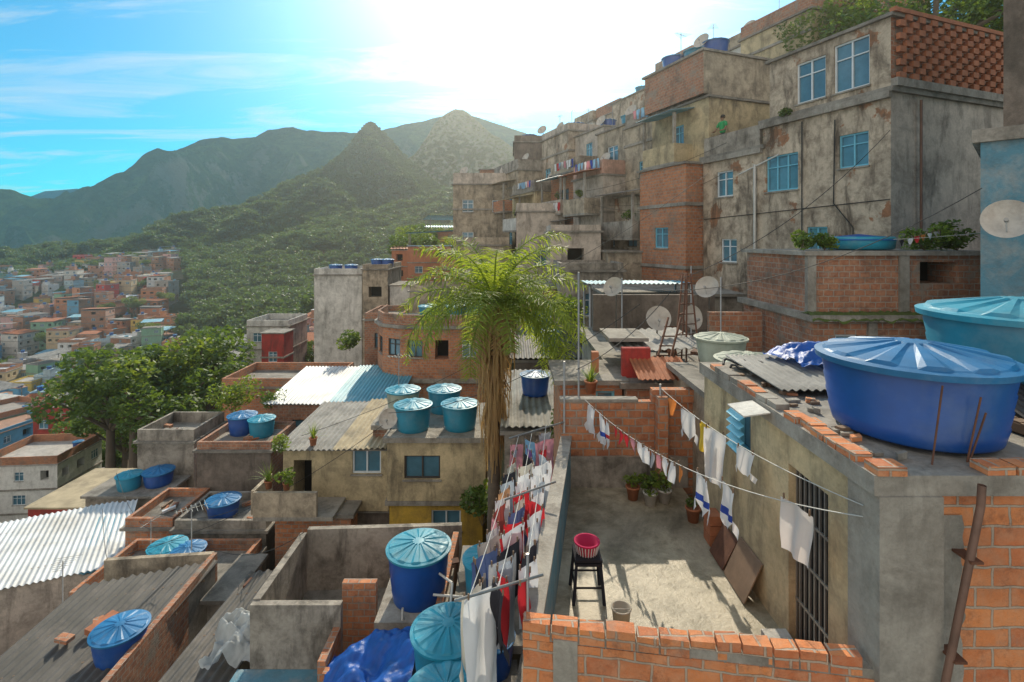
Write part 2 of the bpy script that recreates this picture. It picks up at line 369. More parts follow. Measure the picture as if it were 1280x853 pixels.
def bush(name,x,y,z,r,n=300,size=.08,m=None,pot=False):
    g=G(name)
    if pot: g['pot'].lathe((x,y,z),[(.001,0),(.08,0),(.11,.2),(.125,.2),(.125,.23),(.1,.23),(.1,.18),(.001,.18)],20,terra if R()<.6 else pvc); z+=.2
    for i in range(5):
        ax,ay,az_=U(-r,r)*.6,U(-r,r)*.6,r*U(.6,1.4); g['stems'].tube((x,y,z),(x+ax,y+ay,z+az_),.008,bark,n=5)
        leaves(g['foliage'],(x+ax,y+ay,z+az_*.8),r*U(.4,.65),n//5,size,m or (leaf_y if R()<.5 else leaf_g),.9)
    g.done()
def blades(name,x,y,z,r,n=26,m=None,pot=True):
    g=G(name)
    if pot: g['pot'].lathe((x,y,z),[(.001,0),(.09,0),(.12,.22),(.14,.22),(.14,.25),(.11,.25),(.11,.2),(.001,.2)],20,terra); z+=.2
    for i in range(n):
        a=U(0,6.28); l=r*U(.7,1.2); w=.02; tilt=U(.1,.9)
        def fn(u,v,a=a,l=l,tilt=tilt):
            q=l*v; hx=q*math.sin(tilt)*(1+.3*v); hz=q*math.cos(tilt)-.5*tilt*q*v
            ww=w*(1-v)*(u-.5)*2
            return (x+math.cos(a)*hx-math.sin(a)*ww,y+math.sin(a)*hx+math.cos(a)*ww,z+hz)
        g['leaves'].grid(fn,1,4,m or leaf_y)
    g.done()
def cable(mb,p0,p1,sag,r=.012,m=None,n=12):
    p0,p1=Vector(p0),Vector(p1); pts=[p0.lerp(p1,i/n)-Vector((0,0,4*sag*(i/n)*(1-i/n))) for i in range(n+1)]
    mb.path(pts,r,m or cablem,5); return pts
def garment(kind,p,d,w,h,cols,name=None):
    p=Vector(p); d=Vector(d); nn=Vector((-d.y,d.x,0)).normalized(); mb=MB(); ph=U(0,50); sw=U(-.05,.05)
    def pos(a,b):
        f=.026*math.sin(a*26+ph+b*3)*min(1,b*5+.2)+.07*noise.noise(Vector((a*3+ph,b*2.2,ph)))*min(1,b*3)
        return p+d*(a*(1-.12*b/h))+nn*(f+sw*b)+Vector((0,0,-b-.02*abs(math.sin(a*9+ph))*(1-b/h)))
    def strip(q0,q1,q2,q3,c,nu=8,nv=8):
        def fn(u,v):
            a=(q0[0]*(1-u)+q1[0]*u)*(1-v)+(q3[0]*(1-u)+q2[0]*u)*v; b=(q0[1]*(1-u)+q1[1]*u)*(1-v)+(q3[1]*(1-u)+q2[1]*u)*v
            return pos(a,b)
        mb.grid(fn,nu,nv,cloth(c))
    c0=cols[0]; c1=cols[1] if len(cols)>1 else c0; w2=w/2
    if kind=='shirt':
        strip((-w2,0),(w2,0),(w2*.97,h*.55),(-w2*.97,h*.55),c0); strip((-w2*.97,h*.55),(w2*.97,h*.55),(w2*.95,h*.72),(-w2*.95,h*.72),c1,8,3)
        strip((-w2*.95,h*.72),(w2*.95,h*.72),(w2*.35,h),(-w2*.35,h),c0,8,4)
        strip((-w2*.95,h*.66),(-w2*.9,h*.93),(-w2*1.25,h*1.08),(-w2*1.45,h*.86),c0,3,4); strip((w2*.95,h*.66),(w2*.9,h*.93),(w2*1.25,h*1.08),(w2*1.45,h*.86),c0,3,4)
    elif kind=='pants':
        strip((-w2,0),(w2,0),(w2*1.05,h*.3),(-w2*1.05,h*.3),c0,8,4); strip((-w2*1.05,h*.3),(-.01,h*.3),(-.04,h),(-w2*.95,h),c0,5,8); strip((.01,h*.3),(w2*1.05,h*.3),(w2*.95,h),(.04,h),c0,5,8)
    elif kind=='brief':
        strip((-w2,0),(w2,0),(w2*.9,h*.35),(-w2*.9,h*.35),c0,6,3); strip((-w2*.9,h*.35),(w2*.9,h*.35),(w2*.25,h),(-w2*.25,h),c0,6,3)
    else:
        strip((-w2,0),(w2,0),(w2*.9,h),(-w2*1.0,h*.97),c0,12,12)
        if c1!=c0:
            p=p-nn*.012; strip((-w2*.98,h*.7),(w2*.93,h*.7),(w2*.92,h*.85),(-w2*.99,h*.85),c1,12,3)
    for a in (-w2*.8,w2*.8):
        q=p+d*a; mb.obox(q-d*.006-nn*.008+Vector((0,0,-.03)),d*.012,nn*.016,(0,0,.06),wood)
    return mb.build(name or {'shirt':'hanging_shirt','pants':'hanging_trousers','brief':'hanging_underwear'}.get(kind,'hanging_towel'),uv=False)

# ---------------------------------------------------------------- terrain
CP=[(0,-30,-9),(0,0,-9),(-5,5,-11),(3,5,-9.5),(5,9,-7),(5,15,-6),(11,15,-4),(8,22,-4),(5,30,-3),(0,45,-2),(-2,18,-12.5),(-8,15,-14),(-9,11,-13),(-14,18,-16),(-25,20,-22),(-40,30,-28),
(-20,40,-21),(-12,30,-16),(-10,40,-15),(-5,30,-11),(0,26,-8.5),(-40,60,-31),(-60,60,-36),(-30,80,-24),(-10,80,-7),(-5,60,-6),(-60,120,-38),(-100,120,-45),(-100,60,-44),(-40,130,-17),(-10,130,5),
(-150,200,-48),(-80,200,-24),(-200,300,-14),(-300,300,-46),(-100,300,0),(-250,200,-54),(-150,100,-52),(30,30,8),(30,60,15),(20,12,2),(14,8,-3),(40,100,30),(-300,150,-58),(15,40,6),(12,60,8),
(-500,400,-40),(-1000,600,-50),(0,600,0),(500,300,60),(0,3000,-20),(-3000,3000,-30),(3000,3000,60),(-3000,0,-60),(3000,0,60),(0,-2000,-40),(-60,20,-36),(-120,10,-50)]
def T(x,y):
    sw=sz=0
    for a,b,c in CP:
        w=1/(((x-a)**2+(y-b)**2+4)**1.6); sw+=w; sz+=w*c
    return sz/sw
mb=MB(); gm,nt,b=newmat('ground_soil'); v=mapping(nt,(1,1,1))
c=mix(nt,ramp(nt,noise_n(nt,v,.08,8,.7),[(.4,0),(.6,1)]),(.18,.14,.10),(.05,.08,.025)); nt.links.new(c,b.inputs['Base Color']); b.inputs['Roughness'].default_value=1
def gx(t): return 4200*(t**3)*.97+t*126
def gpt(u,v):
    x,y=gx(u*2-1),gx(v*1.08-.08); return (x,y,T(x,y)+(.5*noise.noise(Vector((x*.05,y*.05,0))) if y>30 else 0))
mb.grid(gpt,110,120,gm); mb.build('ground',uv=False)

RID={}
def crest(pts,x):
    if x<=pts[0][0]: return pts[0][1]-(pts[0][0]-x)*.3
    if x>=pts[-1][0]: return pts[-1][1]-(x-pts[-1][0])*.3
    for (a,za),(b2,zb) in zip(pts[:-1],pts[1:]):
        if a<=x<=b2: return za+(zb-za)*(x-a)/(b2-a)
def ridge_h(k,x,y):
    Yr,pts,front,base,sc,amp=RID[k]
    z=crest(pts,x); t=(Yr-y)/front
    f=max(-.2,1+t*1.5) if t<0 else max(0,1-t)**1.35
    t=max(0,min(1,abs(t)))
    nz=noise.fractal(Vector((x/sc,y/(sc*1.8),k*7.3)),1,2,6)
    rg=1-abs(noise.noise(Vector((x/sc*.8,y/(sc*3),k+3.3))))*2
    return base+(z-base)*f+amp*(nz*.5*(t*1.2+.10)+(rg-.5)*t*(1-t)*1.8)
def mountain(k,name,Yr,pts,front,base,sc,amp,mat,nx=240,ny=70):
    RID[k]=(Yr,pts,front,base,sc,amp)
    x0,x1=pts[0][0],pts[-1][0]; mb=MB()
    def fn(u,v):
        x,y=x0+(x1-x0)*u,Yr-front+(front*1.35)*v; return (x,y,ridge_h(k,x,y))
    mb.grid(fn,nx,ny,mat); mb.build(name,uv=False)
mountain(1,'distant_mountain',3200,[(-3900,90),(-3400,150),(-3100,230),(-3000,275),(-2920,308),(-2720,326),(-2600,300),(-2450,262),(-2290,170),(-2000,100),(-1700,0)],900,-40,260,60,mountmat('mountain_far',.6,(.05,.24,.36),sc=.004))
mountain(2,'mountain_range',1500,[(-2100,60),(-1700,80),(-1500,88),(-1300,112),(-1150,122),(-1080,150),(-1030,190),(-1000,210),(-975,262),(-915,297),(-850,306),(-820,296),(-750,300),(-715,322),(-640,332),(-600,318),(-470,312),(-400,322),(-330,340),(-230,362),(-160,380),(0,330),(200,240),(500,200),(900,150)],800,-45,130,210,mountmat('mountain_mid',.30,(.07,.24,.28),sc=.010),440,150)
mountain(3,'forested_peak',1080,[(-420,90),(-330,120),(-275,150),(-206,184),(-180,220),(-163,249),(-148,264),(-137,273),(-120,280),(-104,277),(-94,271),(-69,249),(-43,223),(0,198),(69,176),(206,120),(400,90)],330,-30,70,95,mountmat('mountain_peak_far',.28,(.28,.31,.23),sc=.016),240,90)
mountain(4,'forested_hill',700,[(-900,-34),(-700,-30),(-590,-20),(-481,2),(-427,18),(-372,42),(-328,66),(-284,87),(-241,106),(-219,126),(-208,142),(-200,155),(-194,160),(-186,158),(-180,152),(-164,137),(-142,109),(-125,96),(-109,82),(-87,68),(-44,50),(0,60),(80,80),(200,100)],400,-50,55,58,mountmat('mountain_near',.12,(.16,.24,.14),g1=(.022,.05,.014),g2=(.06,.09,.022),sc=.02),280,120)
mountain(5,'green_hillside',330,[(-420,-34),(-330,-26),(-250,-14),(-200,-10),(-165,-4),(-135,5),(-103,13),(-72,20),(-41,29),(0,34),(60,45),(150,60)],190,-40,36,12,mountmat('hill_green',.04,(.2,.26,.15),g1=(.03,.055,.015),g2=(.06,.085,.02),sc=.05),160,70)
def H(x,y): return max(T(x,y),ridge_h(5,x,y) if 140<y<330 else -999)

def crown_mesh(seed):
    random.seed(seed); mb=MB()
    for i in range(7):
        a=U(0,6.28); r=U(.1,.55); leaves(mb,(math.cos(a)*r,math.sin(a)*r,.55+U(-.15,.35)),U(.35,.5),70,.14,leaf_f,.75)
    mb.tube((0,0,-.6),(0,0,.5),.06,bark,.03,5)
    for i in range(4):
        a=U(0,6.28); mb.tube((0,0,.1),(math.cos(a)*.5,math.sin(a)*.5,.6),.03,bark,.01,4)
    return mb.build('tree_crown',uv=False)
def scatter(name,pts,seed):
    mb=MB(); random.seed(seed)
    for (x,y,z,s) in pts:
        a=U(0,6.28); h=s*.5
        mb.face([(x+math.cos(a+k*math.pi/2)*h*1.414,y+math.sin(a+k*math.pi/2)*h*1.414,z) for k in range(4)],leaf_f)
    o=mb.build(name,uv=False); c=crown_mesh(seed); c.parent=o
    o.instance_type='FACES'; o.use_instance_faces_scale=True; o.instance_faces_scale=1.0; o.show_instancer_for_render=False
random.seed(5)
fp=[[],[],[]]
for i in range(7500):
    y=U(110,340); x=U(-1.15*y,.12*y); tx=x/y
    if tx<-.63 and y<290: continue
    if y<150 and not(-.66<tx<-.36): continue
    fp[i%3].append((x,y,H(x,y)+1,U(2.6,5.6)))
for i in range(8000):
    y=U(330,698); x=U(-1.1*y,.05*y); z=max(ridge_h(4,x,y),T(x,y)); fp[i%3].append((x,y,z+.3,U(4,7.5) if y<640 else U(2.5,4)))
for i in range(900):
    x=U(-240,-90); y=U(640,698); fp[i%3].append((x,y,ridge_h(4,x,y)+.2,U(2,3.2)))
for i in range(3500):
    y=U(800,1070); x=U(-.42*y,.1*y); fp[i%3].append((x,y,ridge_h(3,x,y)-.5,U(4,6.5) if y<1020 else U(2.5,4)))
for i in range(3): scatter('forest_trees',fp[i],40+i)

# ---------------------------------------------------------------- town house variants
def variant(seed):
    random.seed(seed); g=G('v'); w,dp=U(5,8),U(5,9); fl=random.choice([1,2,2,3,3,4]); h=fl*2.8; mw=town_w if R()<.82 else brick_o
    x0,y0=-w/2,-dp/2
    def ops(L):
        o=[]
        for f in range(fl):
            k=max(1,int(L/2.4))
            for i in range(k):
                if R()<.72:
                    ww=U(.9,1.5) ; o.append((L*(i+.5)/k-ww/2,f*2.8+1.0,ww,U(1.0,1.2),'win' if R()<.5 else 'hole'))
        return o
    for P,d,n,L in (((x0,y0),(1,0),(0,-1),w),((x0,y0),(0,1),(-1,0),dp),((x0+w,y0),(0,1),(1,0),dp),((x0,y0+dp),(1,0),(0,1),w)):
        panel(g,P,d,n,L,-8,h,ops(L),mw if R()<.88 else brick_o)
    W=g['walls']
    for f in range(1,fl): W.box(x0-.12,x0+w+.12,y0-.12,y0+dp+.12,f*2.8-.1,f*2.8+.08,concrete)
    if fl>1 and R()<.5:
        W.box(x0,x0+w*.6,y0-1.1,y0-.12,2.75,2.9,concrete); W.box(x0,x0+w*.6,y0-1.1,y0-1.0,2.9,3.8,mw)
    W.box(x0-.15,x0+w+.15,y0-.15,y0+dp+.15,h,h+.12,town_r)
    if R()<.4:
        zr=h+(.3 if R()<.5 else 2.3)
        if zr>h+1:
            for px in (x0+.1,x0+w-.2):
                for py in (y0+.1,y0+dp-.2): W.box(px,px+.12,py,py+.12,h+.12,zr,concrete)
        W.corr((x0-.3,y0-.3,zr),(w+.6,0,0),(0,dp+.6,.5),random.choice([corr_grey,corr_white,corr_tan,corr_blue,corr_rust,corr_grey]),.5,.05)
    else:
        ph=U(.5,1.1); pm=mw if R()<.6 else brick_o
        W.box(x0,x0+w,y0,y0+.12,h+.12,h+ph,pm); W.box(x0,x0+w,y0+dp-.12,y0+dp,h+.12,h+ph,pm); W.box(x0,x0+.12,y0+.12,y0+dp-.12,h+.12,h+ph,pm); W.box(x0+w-.12,x0+w,y0+.12,y0+dp-.12,h+.12,h+ph,pm)
        if R()<.7:
            a=U(2,3); W.box(x0+.3,x0+.3+a,y0+dp-.3-a,y0+dp-.3,h+.12,h+2.2,pm); W.box(x0+.2,x0+.4+a,y0+dp-.4-a,y0+dp-.2,h+2.2,h+2.3,town_r); water_tank(x0+.3+a/2,y0+dp-.3-a/2,h+2.3,.7,.8,into=W,low=True)
        if R()<.7: water_tank(x0+w-1.2,y0+U(1,dp-1),h+.12,.62,.75,into=W,low=True,mb_=tank_teal,ml=tank_tlid)
        if R()<.4: water_tank(x0+w-2.6,y0+1.2,h+.12,.62,.75,into=W,low=True)
        if R()<.5:
            W.tube((x0+1,y0+1,h+.1),(x0+1,y0+1,h+2.6),.03,metal,n=5); W.tube((x0+.5,y0+1,h+2.4),(x0+1.5,y0+1,h+2.4),.02,metal,n=5)
    mb=MB()
    for q in g.p.values():
        i=len(mb.v); mb.v+=q.v
        for f,m_,s_ in zip(q.f,q.m,q.sm): mb.f.append(tuple(j+i for j in f)); mb.m.append(mb.mi(q.ml[m_])); mb.sm.append(s_)
    return mb.build('house',link=False),h
VAR=[variant(100+i) for i in range(30)]
random.seed(21)
EXC=[(-9.5,1.5,24,34),(-18.5,-8,42,52),(-30,-22,53,62),(-13,-5,22,30),(-21,1,0,23.5),(-5,12,20,60),(-34,-19,26,33),(-17,-10,30,34),(-36,-25,39,50)]
def place(x,y,dz=0,sc=1):
    me,h=random.choice(VAR); o=bpy.data.objects.new('hillside_house',me); COL.objects.link(o)
    o.location=(x,y,H(x,y)-1.5+dz); o.rotation_euler=(0,0,math.radians(random.choice([0,0,90,180,270])+U(-25,25))); o.scale=(sc*U(.8,1.15),sc*U(.8,1.15),sc*U(.8,1.05))
y=26.0
tree_pts=[]
while y<318:
    st=7.2 if y<150 else 8.0
    x=-1.12*y-12
    while x<(.0 if y<115 else -.62*y):
        xx,yy=x+U(-1.6,1.6),y+U(-1.6,1.6); x+=st*U(.85,1.15)
        if any(a-3<xx<b_+3 and c_-3<yy<d_+3 for a,b_,c_,d_ in EXC): continue
        if y>120 and -.66<xx/yy<-.3: continue
        tx=xx/yy
        if 50<yy<75 and -.84<tx<-.56: tree_pts.append((xx,yy)); continue
        gr=noise.noise(Vector((xx*.03,yy*.03,4)))
        if R()<.05+max(0,gr)*.35: tree_pts.append((xx,yy)); continue
        if yy>75 and tx>-.3 and R()<.45: continue
        place(xx,yy,sc=(.72 if yy<60 else .85))
    y+=st*.88
def town_tree_mesh(seed):
    random.seed(seed); mb=MB(); mb.tube((0,0,-1),(0,0,.9),.09,bark,.05,8)
    for i in range(11):
        a=i*2.4; r=U(.25,.75); c=Vector((math.cos(a)*r,math.sin(a)*r,1.2+U(-.35,.45))); mb.tube((0,0,.7),c,.04,bark,.01,5)
        leaves(mb,c,U(.22,.4),330,.045,leaf_g if R()<.88 else leaf_y,.75)
    return mb.build('tree',link=False,uv=False)
TT=[town_tree_mesh(i) for i in range(3)]
random.seed(3)
def tt(x,y,z,s,s2):
    o=bpy.data.objects.new('tree',random.choice(TT)); COL.objects.link(o); o.location=(x,y,z); o.scale=(s,s,s2); o.rotation_euler=(0,0,U(0,6))
for (x,y) in tree_pts:
    s=U(4.0,5.4) if 50<y<75 else U(2.6,4.6); tt(x,y,H(x,y)+.8,s,s)
for (x,y,s,dz) in [(-17,48,2.2,0),(-24,62,3,1),(-21,66,3,2),(-36,78,4,1),(-12,66,4,2),(-6,72,5,1),(-2,66,4.5,1),(-14,80,5,1),(-5,90,6,2),(-20,92,5.5,1),(-30,95,5,1),(-26,105,6,1),(-15,105,6,2),
    (-28,40,5.2,2),(-31,42,5.6,2),(-34.5,44,5.6,2),(-29.5,46,6,2),(-33,49,6,2),(-26.5,44,5,1),(-37,49,5,2),(-20,37,3.2,2),(-24,38,3.6,2),(-46,56,4.5,1)]:
    tt(x,y,T(x,y)+dz,s,s*.95)

# ---------------------------------------------------------------- big weathered house (right)
D=Vector((-.355,.935)); E=Vector((.935,.355)); O=Vector((11.1,15.0))
def rp(s,b=0): return O+D*s+E*b
def rv(s,b,z):
    q=rp(s,b); return Vector((q.x,q.y,z))
d3,e3=Vector((D.x,D.y,0)),Vector((E.x,E.y,0))
g=G('weathered_house')
building('',O,D,E,4.6,6.5,-4,4.35,pl_facade,g=g,done=False,slab=.15,
  fo=[(3.1,1.8,1.35,1.3,'win',fr_blue),(.65,2.3,.95,1.05,'win',fr_blue),(2.0,-.5,.75,.95,'win',fr_blue)],mend=pl_pale)
building('',rp(4.6),D,E,3.2,6.5,-4,3.45,pl_facade,g=g,done=False,slab=.15,
  fo=[(1.5,1.8,.9,1.05,'win',fr_white),(1.3,-.9,.85,.95,'win',fr_white)])
building('',O,D,E,4.3,6.4,4.5,6.55,pl_facade,g=g,done=False,slab=.1,fo=[(2.06,4.75,1.1,1.4,'win',fr_white),(.62,4.75,1.15,1.55,'win',fr_white)],mend=brick_d)
K=g['balcony_wall']
K.obox(rv(4.75,0,3.6),d3*3.0,e3*.14,(0,0,.8),pl_grey)
K.obox(rv(-.05,-.16,4.18),d3*4.7,e3*.16,(0,0,.2),concrete); K.obox(rv(4.6,-.16,3.3),d3*3.2,e3*.16,(0,0,.2),concrete)
L_=g['lattice']
for i in range(22):
    for j in range(10):
        if (i+j)%2==0: L_.obox(rv(-.05,.15+i*.29,4.75+j*.19),e3*.27,-d3*.12,(0,0,.17),terra)
L_.obox(rv(-.03,-.1,6.65),e3*6.7,-d3*.16,(0,0,.12),terra)
L_.obox(rv(-.2,0,4.5),e3*6.5,d3*.2,(0,0,.24),concrete)
g['drainpipe'].path([rv(4.9,-.1,z) for z in (2.9,.8,-1,-3)],.05,pvc); g['drainpipe'].path([rv(5.7,-.1,2.6),rv(3.8,-.1,3.1)],.03,pvc)
g['drainpipe'].path([rv(-.1,1.2,4.2),rv(-.1,1.2,-2)],.04,pvc_b); g['drainpipe'].path([rv(2.9,-.06,4.1),rv(2.9,-.06,-2)],.02,cablem); g['drainpipe'].path([rv(0,-.04,1.2),rv(7.7,-.04,.9)],.015,cablem)
g['drainpipe'].path([rv(1.7,-.05,3.9),rv(1.75,-.05,1.2),rv(1.1,-.05,.4),rv(1.1,-.05,-2)],.018,cablem)
g.done()

def randops(L,z0,z1,fh=2.7,p=.8):
    o=[];f=z0
    while f+fh<=z1+.3:
        k=max(1,int(L/2.2))
        for i in range(k):
            if R()<p:
                w=U(.7,1.3); kind='win' if R()<.75 else 'hole'; o.append((L*(i+.5)/k-w/2,f+.95,w,U(.85,1.1),kind,random.choice([fr_blue,fr_white,fr_white,fr_dark])))
        f+=fh
    return [q for q in o if q[1]+q[3]<z1-.1]
random.seed(9)
def rowhouse(name,s0,s1,off,W,z0,z1,m,mend=None,par=0,mp=None,tanks=0,p=.85):
    L=s1-s0; fl=[z for z in (z0+2.75,z0+5.5,z0+8.2,z0+11) if z<z1-1]
    building(name,rp(s0,off),D,E,L,W,z0,z1,m,fo=randops(L,z0,z1,p=p),eo=randops(W,z0,z1,p=.25),mend=mend,parapet=par,mp=mp,floors=fl)
    for i in range(tanks):
        q=rp(s0+L*(i+.7)/(tanks+.6),off+U(.9,1.6)); c=(tank_blue,tank_lid) if R()<.6 else (tank_teal,tank_tlid); water_tank(q.x,q.y,z1+.1,U(.55,.7),.75,*c)
rowhouse('brick_house',7.85,11.2,-.9,4,-4,3.3,brick_o)
rowhouse('yellow_house',7.9,12.0,.4,6,3.42,6.3,pl_cream,p=1)
rowhouse('brick_house',7.9,12.2,.1,6,6.45,8.3,brick_d,mend=pl_beige,p=0,tanks=3)
rowhouse('plaster_house',11.25,14.6,-.2,5,-4,2.3,pl_facade); rowhouse('plaster_house',11.25,14.6,.5,5,2.42,6.2,pl_beige,par=.7,mp=pl_grey,tanks=1)
rowhouse('plaster_house',14.65,18.2,-.9,5,-4,3.6,pl_pale,par=.8,mp=pl_pink,tanks=1); rowhouse('plaster_house',14.65,18.2,.8,4,3.75,6.6,pl_beige,tanks=1)
rowhouse('brick_house',18.25,22.5,-.4,5,-4,4.4,brick_o,mend=pl_beige,par=.8,mp=pl_beige); rowhouse('plaster_house',18.5,22.5,1.5,4,4.55,7.3,pl_pale,tanks=1)
rowhouse('plaster_house',22.55,27,-1.6,5,-4,3.4,pl_cream,par=.7,mp=pl_grey); rowhouse('plaster_house',22.55,27.2,1,5,3.6,7.8,pl_facade,par=.5,mp=pl_pale,tanks=2)
rowhouse('plaster_house',27.3,33,-1,6,-4,5.5,pl_beige,par=.8,mp=pl_grey,tanks=1)
for off,zb,zt0,s0 in ((7.2,2,11.6,8),(13.5,5,15.3,10),(20,8,17.5,14)):
    s=s0+0.0
    while s<40:
        w=U(3.6,5.6); k=max(0,(s-18))*.16
        rowhouse(random.choice(['plaster_house','brick_house','plaster_house']),s,s+w-.1,off+U(-.6,.6),5.4,zb,zt0-k+U(-1.2,1.2),random.choice([pl_beige,pl_pale,brick_o,pl_cream,pl_grey,pl_white,pl_facade,pl_yellow]),par=random.choice([0,.7,.9]),mp=random.choice([brick_d,pl_beige,pl_grey]),tanks=random.choice([0,1,2,2]))
        s+=w
for s,off,z,L,m in ((11.4,-1.2,.0,3,pl_grey),(15,-1.9,1.4,2.6,pl_beige),(19,-1.4,-1.2,3,pl_beige),(19,-1.4,1.6,3,pl_pale),(23,-2.6,.6,3.4,pl_white),(28,-2.0,2.2,4,brick_o),(9,-.6,3.45,2.4,pl_cream)):
    g=G('balcony'); g['slab'].obox(rv(s,off,z),d3*L,e3*1.2,(0,0,.12),concrete); g['front'].obox(rv(s,off,z+.12),d3*L,e3*.1,(0,0,.85),m); g['side'].obox(rv(s,off+.1,z+.12),d3*.1,e3*1.0,(0,0,.85),m)
    g['posts'].obox(rv(s,off,z+.97),d3*.12,e3*.12,(0,0,1.4),concrete); g['posts'].obox(rv(s+L-.12,off,z+.97),d3*.12,e3*.12,(0,0,1.4),concrete); g['canopy'].corr(rv(s-.2,off-.3,z+2.4),d3*(L+.4),e3*1.7+Vector((0,0,.3)),random.choice([corr_grey,corr_tan,corr_rust,corr_blue]),.18,.025); g.done()
for s,b,z in ((12.5,.9,7.2),(15,1.2,7.4),(16.8,.6,4.9),(20,2.2,8),(23.5,.2,4.6),(25,1.6,8.6),(28,0,6.6),(9,1,9.2),(19,8,12.3),(13,8,12.5)):
    q=rp(s,b); dish(q.x,q.y,z,.38,(-.8,-.6,.5))
for s,b,z in ((10.5,1,8.4),(13.5,1.5,7),(17.4,1.4,6.7),(21.5,2,7.4),(11,8,12),(16,8,12),(24,2,8),(26,2,8)):
    q=rp(s,b); antenna(q.x,q.y,z,1.8,ang=U(0,3))
for s,b,z,r in ((5.5,.4,3.6,.45),(6.3,.4,3.6,.3),(12.2,-.9,1.0,.35),(16,-1.6,2.4,.35),(20,-1.1,2.6,.4),(24,-2.3,1.6,.4),(13,1,6.6,.4),(3.5,-.1,4.4,.25)):
    q=rp(s,b); bush('potted_plant',q.x,q.y,z,r,300,.06)

random.seed(12)
def cam_house(name,x0,x1,y0,y1,z0,z1,m,mend=None,par=0,mp=None,ops=None,eops=(),floors=(),p=.8,mroof=None):
    building(name,(x0,y0),(1,0),(0,1),x1-x0,y1-y0,z0,z1,m,fo=randops(x1-x0,z0,z1,p=p) if ops is None else [(o[0]-x0,)+tuple(o[1:]) for o in ops],eo=eops,mend=mend,parapet=par,mp=mp,floors=floors,mroof=mroof)
cam_house('brown_house',.2,5.2,43,50,-4,8.2,pl_dark,mend=pl_beige,floors=(2.4,5.2),par=.5)
cam_house('brown_house',-4.9,.0,42.6,49,-4,4.6,pl_beige,mend=pl_grey,floors=(-.2,2.5),par=.9,mp=pl_pale)
cam_house('brick_house',-3.2,1.5,51,56,-2,7.0,brick_d,floors=(2.4,))
for (x,y,z) in ((-3.6,44,4.7),(-1.5,44,4.7),(1.5,44.5,8.3),(3.6,44.2,8.3)): water_tank(x,y,z,.65,.8)
for (x,y,z) in ((-.6,43.5,5.9),(2.6,43.5,9.3),(-4,43.4,5.8)): dish(x,y,z,.42,(-.5,-.8,.5))
cam_house('plaster_house',2.0,4.6,26.5,30,-5,.4,pl_pale,mend=pl_beige,floors=(-2.3,),par=.3)
cam_house('plaster_house',4.7,7,25,28,-5,-.6,pl_beige)
cam_house('plaster_house',2.1,4.9,22.5,26,-7,-1.4,pl_grey,mend=pl_grey,floors=(-4,),par=.3)
cam_house('plaster_house',3.4,8.2,18.2,22,-6,-2.0,pl_grey,mend=pl_dark,p=.6)
cam_house('brick_house',.4,2.05,24,28,-8,-2.3,brick_d,mend=pl_beige)
cam_house('plaster_house',-3.4,-.2,36,41,-8,-.4,pl_beige,floors=(-3,),par=.5)
cam_house('plaster_house',.3,3.4,33,38,-8,1.8,pl_pale,mend=pl_pink,floors=(-1,),par=.5)
cam_house('brick_house',-5.4,-3.6,38,42,-9,-2.2,brick_o,par=.5)
g=G('metal_canopy'); g['roof'].corr((2.6,17.6,-1.5),(3.6,0,0),(0,1.6,-.02),corr_blue,.16,.02)
for x,y in ((2.7,17.7),(6.1,17.7),(2.7,19.1),(6.1,19.1)): g['posts'].tube((x,y,-6),(x,y,-1.5),.04,metal)
g.done()

# ---------------------------------------------------------------- low brick house in front of the big house
g=G('brick_house')
panel(g,(6.8,11.8),(1,0),(0,-1),4.4,-1.7,-.35,[(2.6,-1.0,.9,.5,'hole')],brick_d); panel(g,(6.8,11.8),(0,1),(-1,0),3,-1.7,-.35,[],brick_d)
panel(g,(6.7,11.4),(1,0),(0,-1),4.6,-5,-1.8,[(.5,-2.7,.5,.6,'win',fr_white)],brick_d); panel(g,(6.7,11.4),(0,1),(-1,0),3.4,-5,-1.8,[],brick_d)
g['roof_slab'].box(6.6,11.4,11.25,15,-1.8,-1.66,concrete); g['roof_slab'].box(6.7,11.3,11.7,15,-.35,-.25,concrete)
g['moss'].grid(lambda u,v:(6.6+4.8*u,11.22+.5*v,-1.655+.08*abs(noise.noise(Vector((u*30,v*4,2))))-((.14+.12*noise.noise(Vector((u*18,0,7))))*(1-v*4) if v<.25 else 0)),110,12,moss)
g['columns'].box(6.78,6.98,11.74,11.86,-1.66,-.35,concrete); g['columns'].box(8.9,9.12,11.74,11.86,-1.66,-.35,concrete)
g['columns'].box(7.9,8.1,11.34,11.46,-5,-1.8,concrete); g['columns'].box(9.6,9.8,11.34,11.46,-5,-1.8,concrete)
g.done()
g=G('paddling_pool'); g['pool'].lathe((8.8,13,-.25),[(.001,.02),(.7,.02),(.75,.05),(.78,.3),(.74,.34),(.7,.3),(.66,.26),(.001,.24)],32,tank_tlid); g['cover'].lathe((8.8,13,.02),[(.001,.14),(.3,.1),(.72,.06),(.8,-.02)],32,tarp); g.done()
for x,r in ((7.0,.35),(7.5,.3),(9.9,.4),(10.3,.5),(10.7,.35)): bush('potted_plant',x,12.3,-.25,r,420,.06)
for i,(x,c) in enumerate(((9.1,BK),(9.3,WH),(9.45,RD),(9.6,OR),(9.75,WH),(9.9,GY))): garment('brief',(x,11.95,.02+.04*i),(1,0,0),.13,.16,[c])
ml=MB(); cable(ml,(8.9,11.95,.02),(11.5,11.0,.35),.05,.006,ropem); ml.build('clothes_line',uv=False)
g=G('concrete_planter_wall'); g['wall'].box(9.7,11.6,10.4,10.6,-4,-1.9,brick_d); g['cap'].box(9.65,11.65,10.37,10.63,-1.9,-1.84,concrete); g.done()
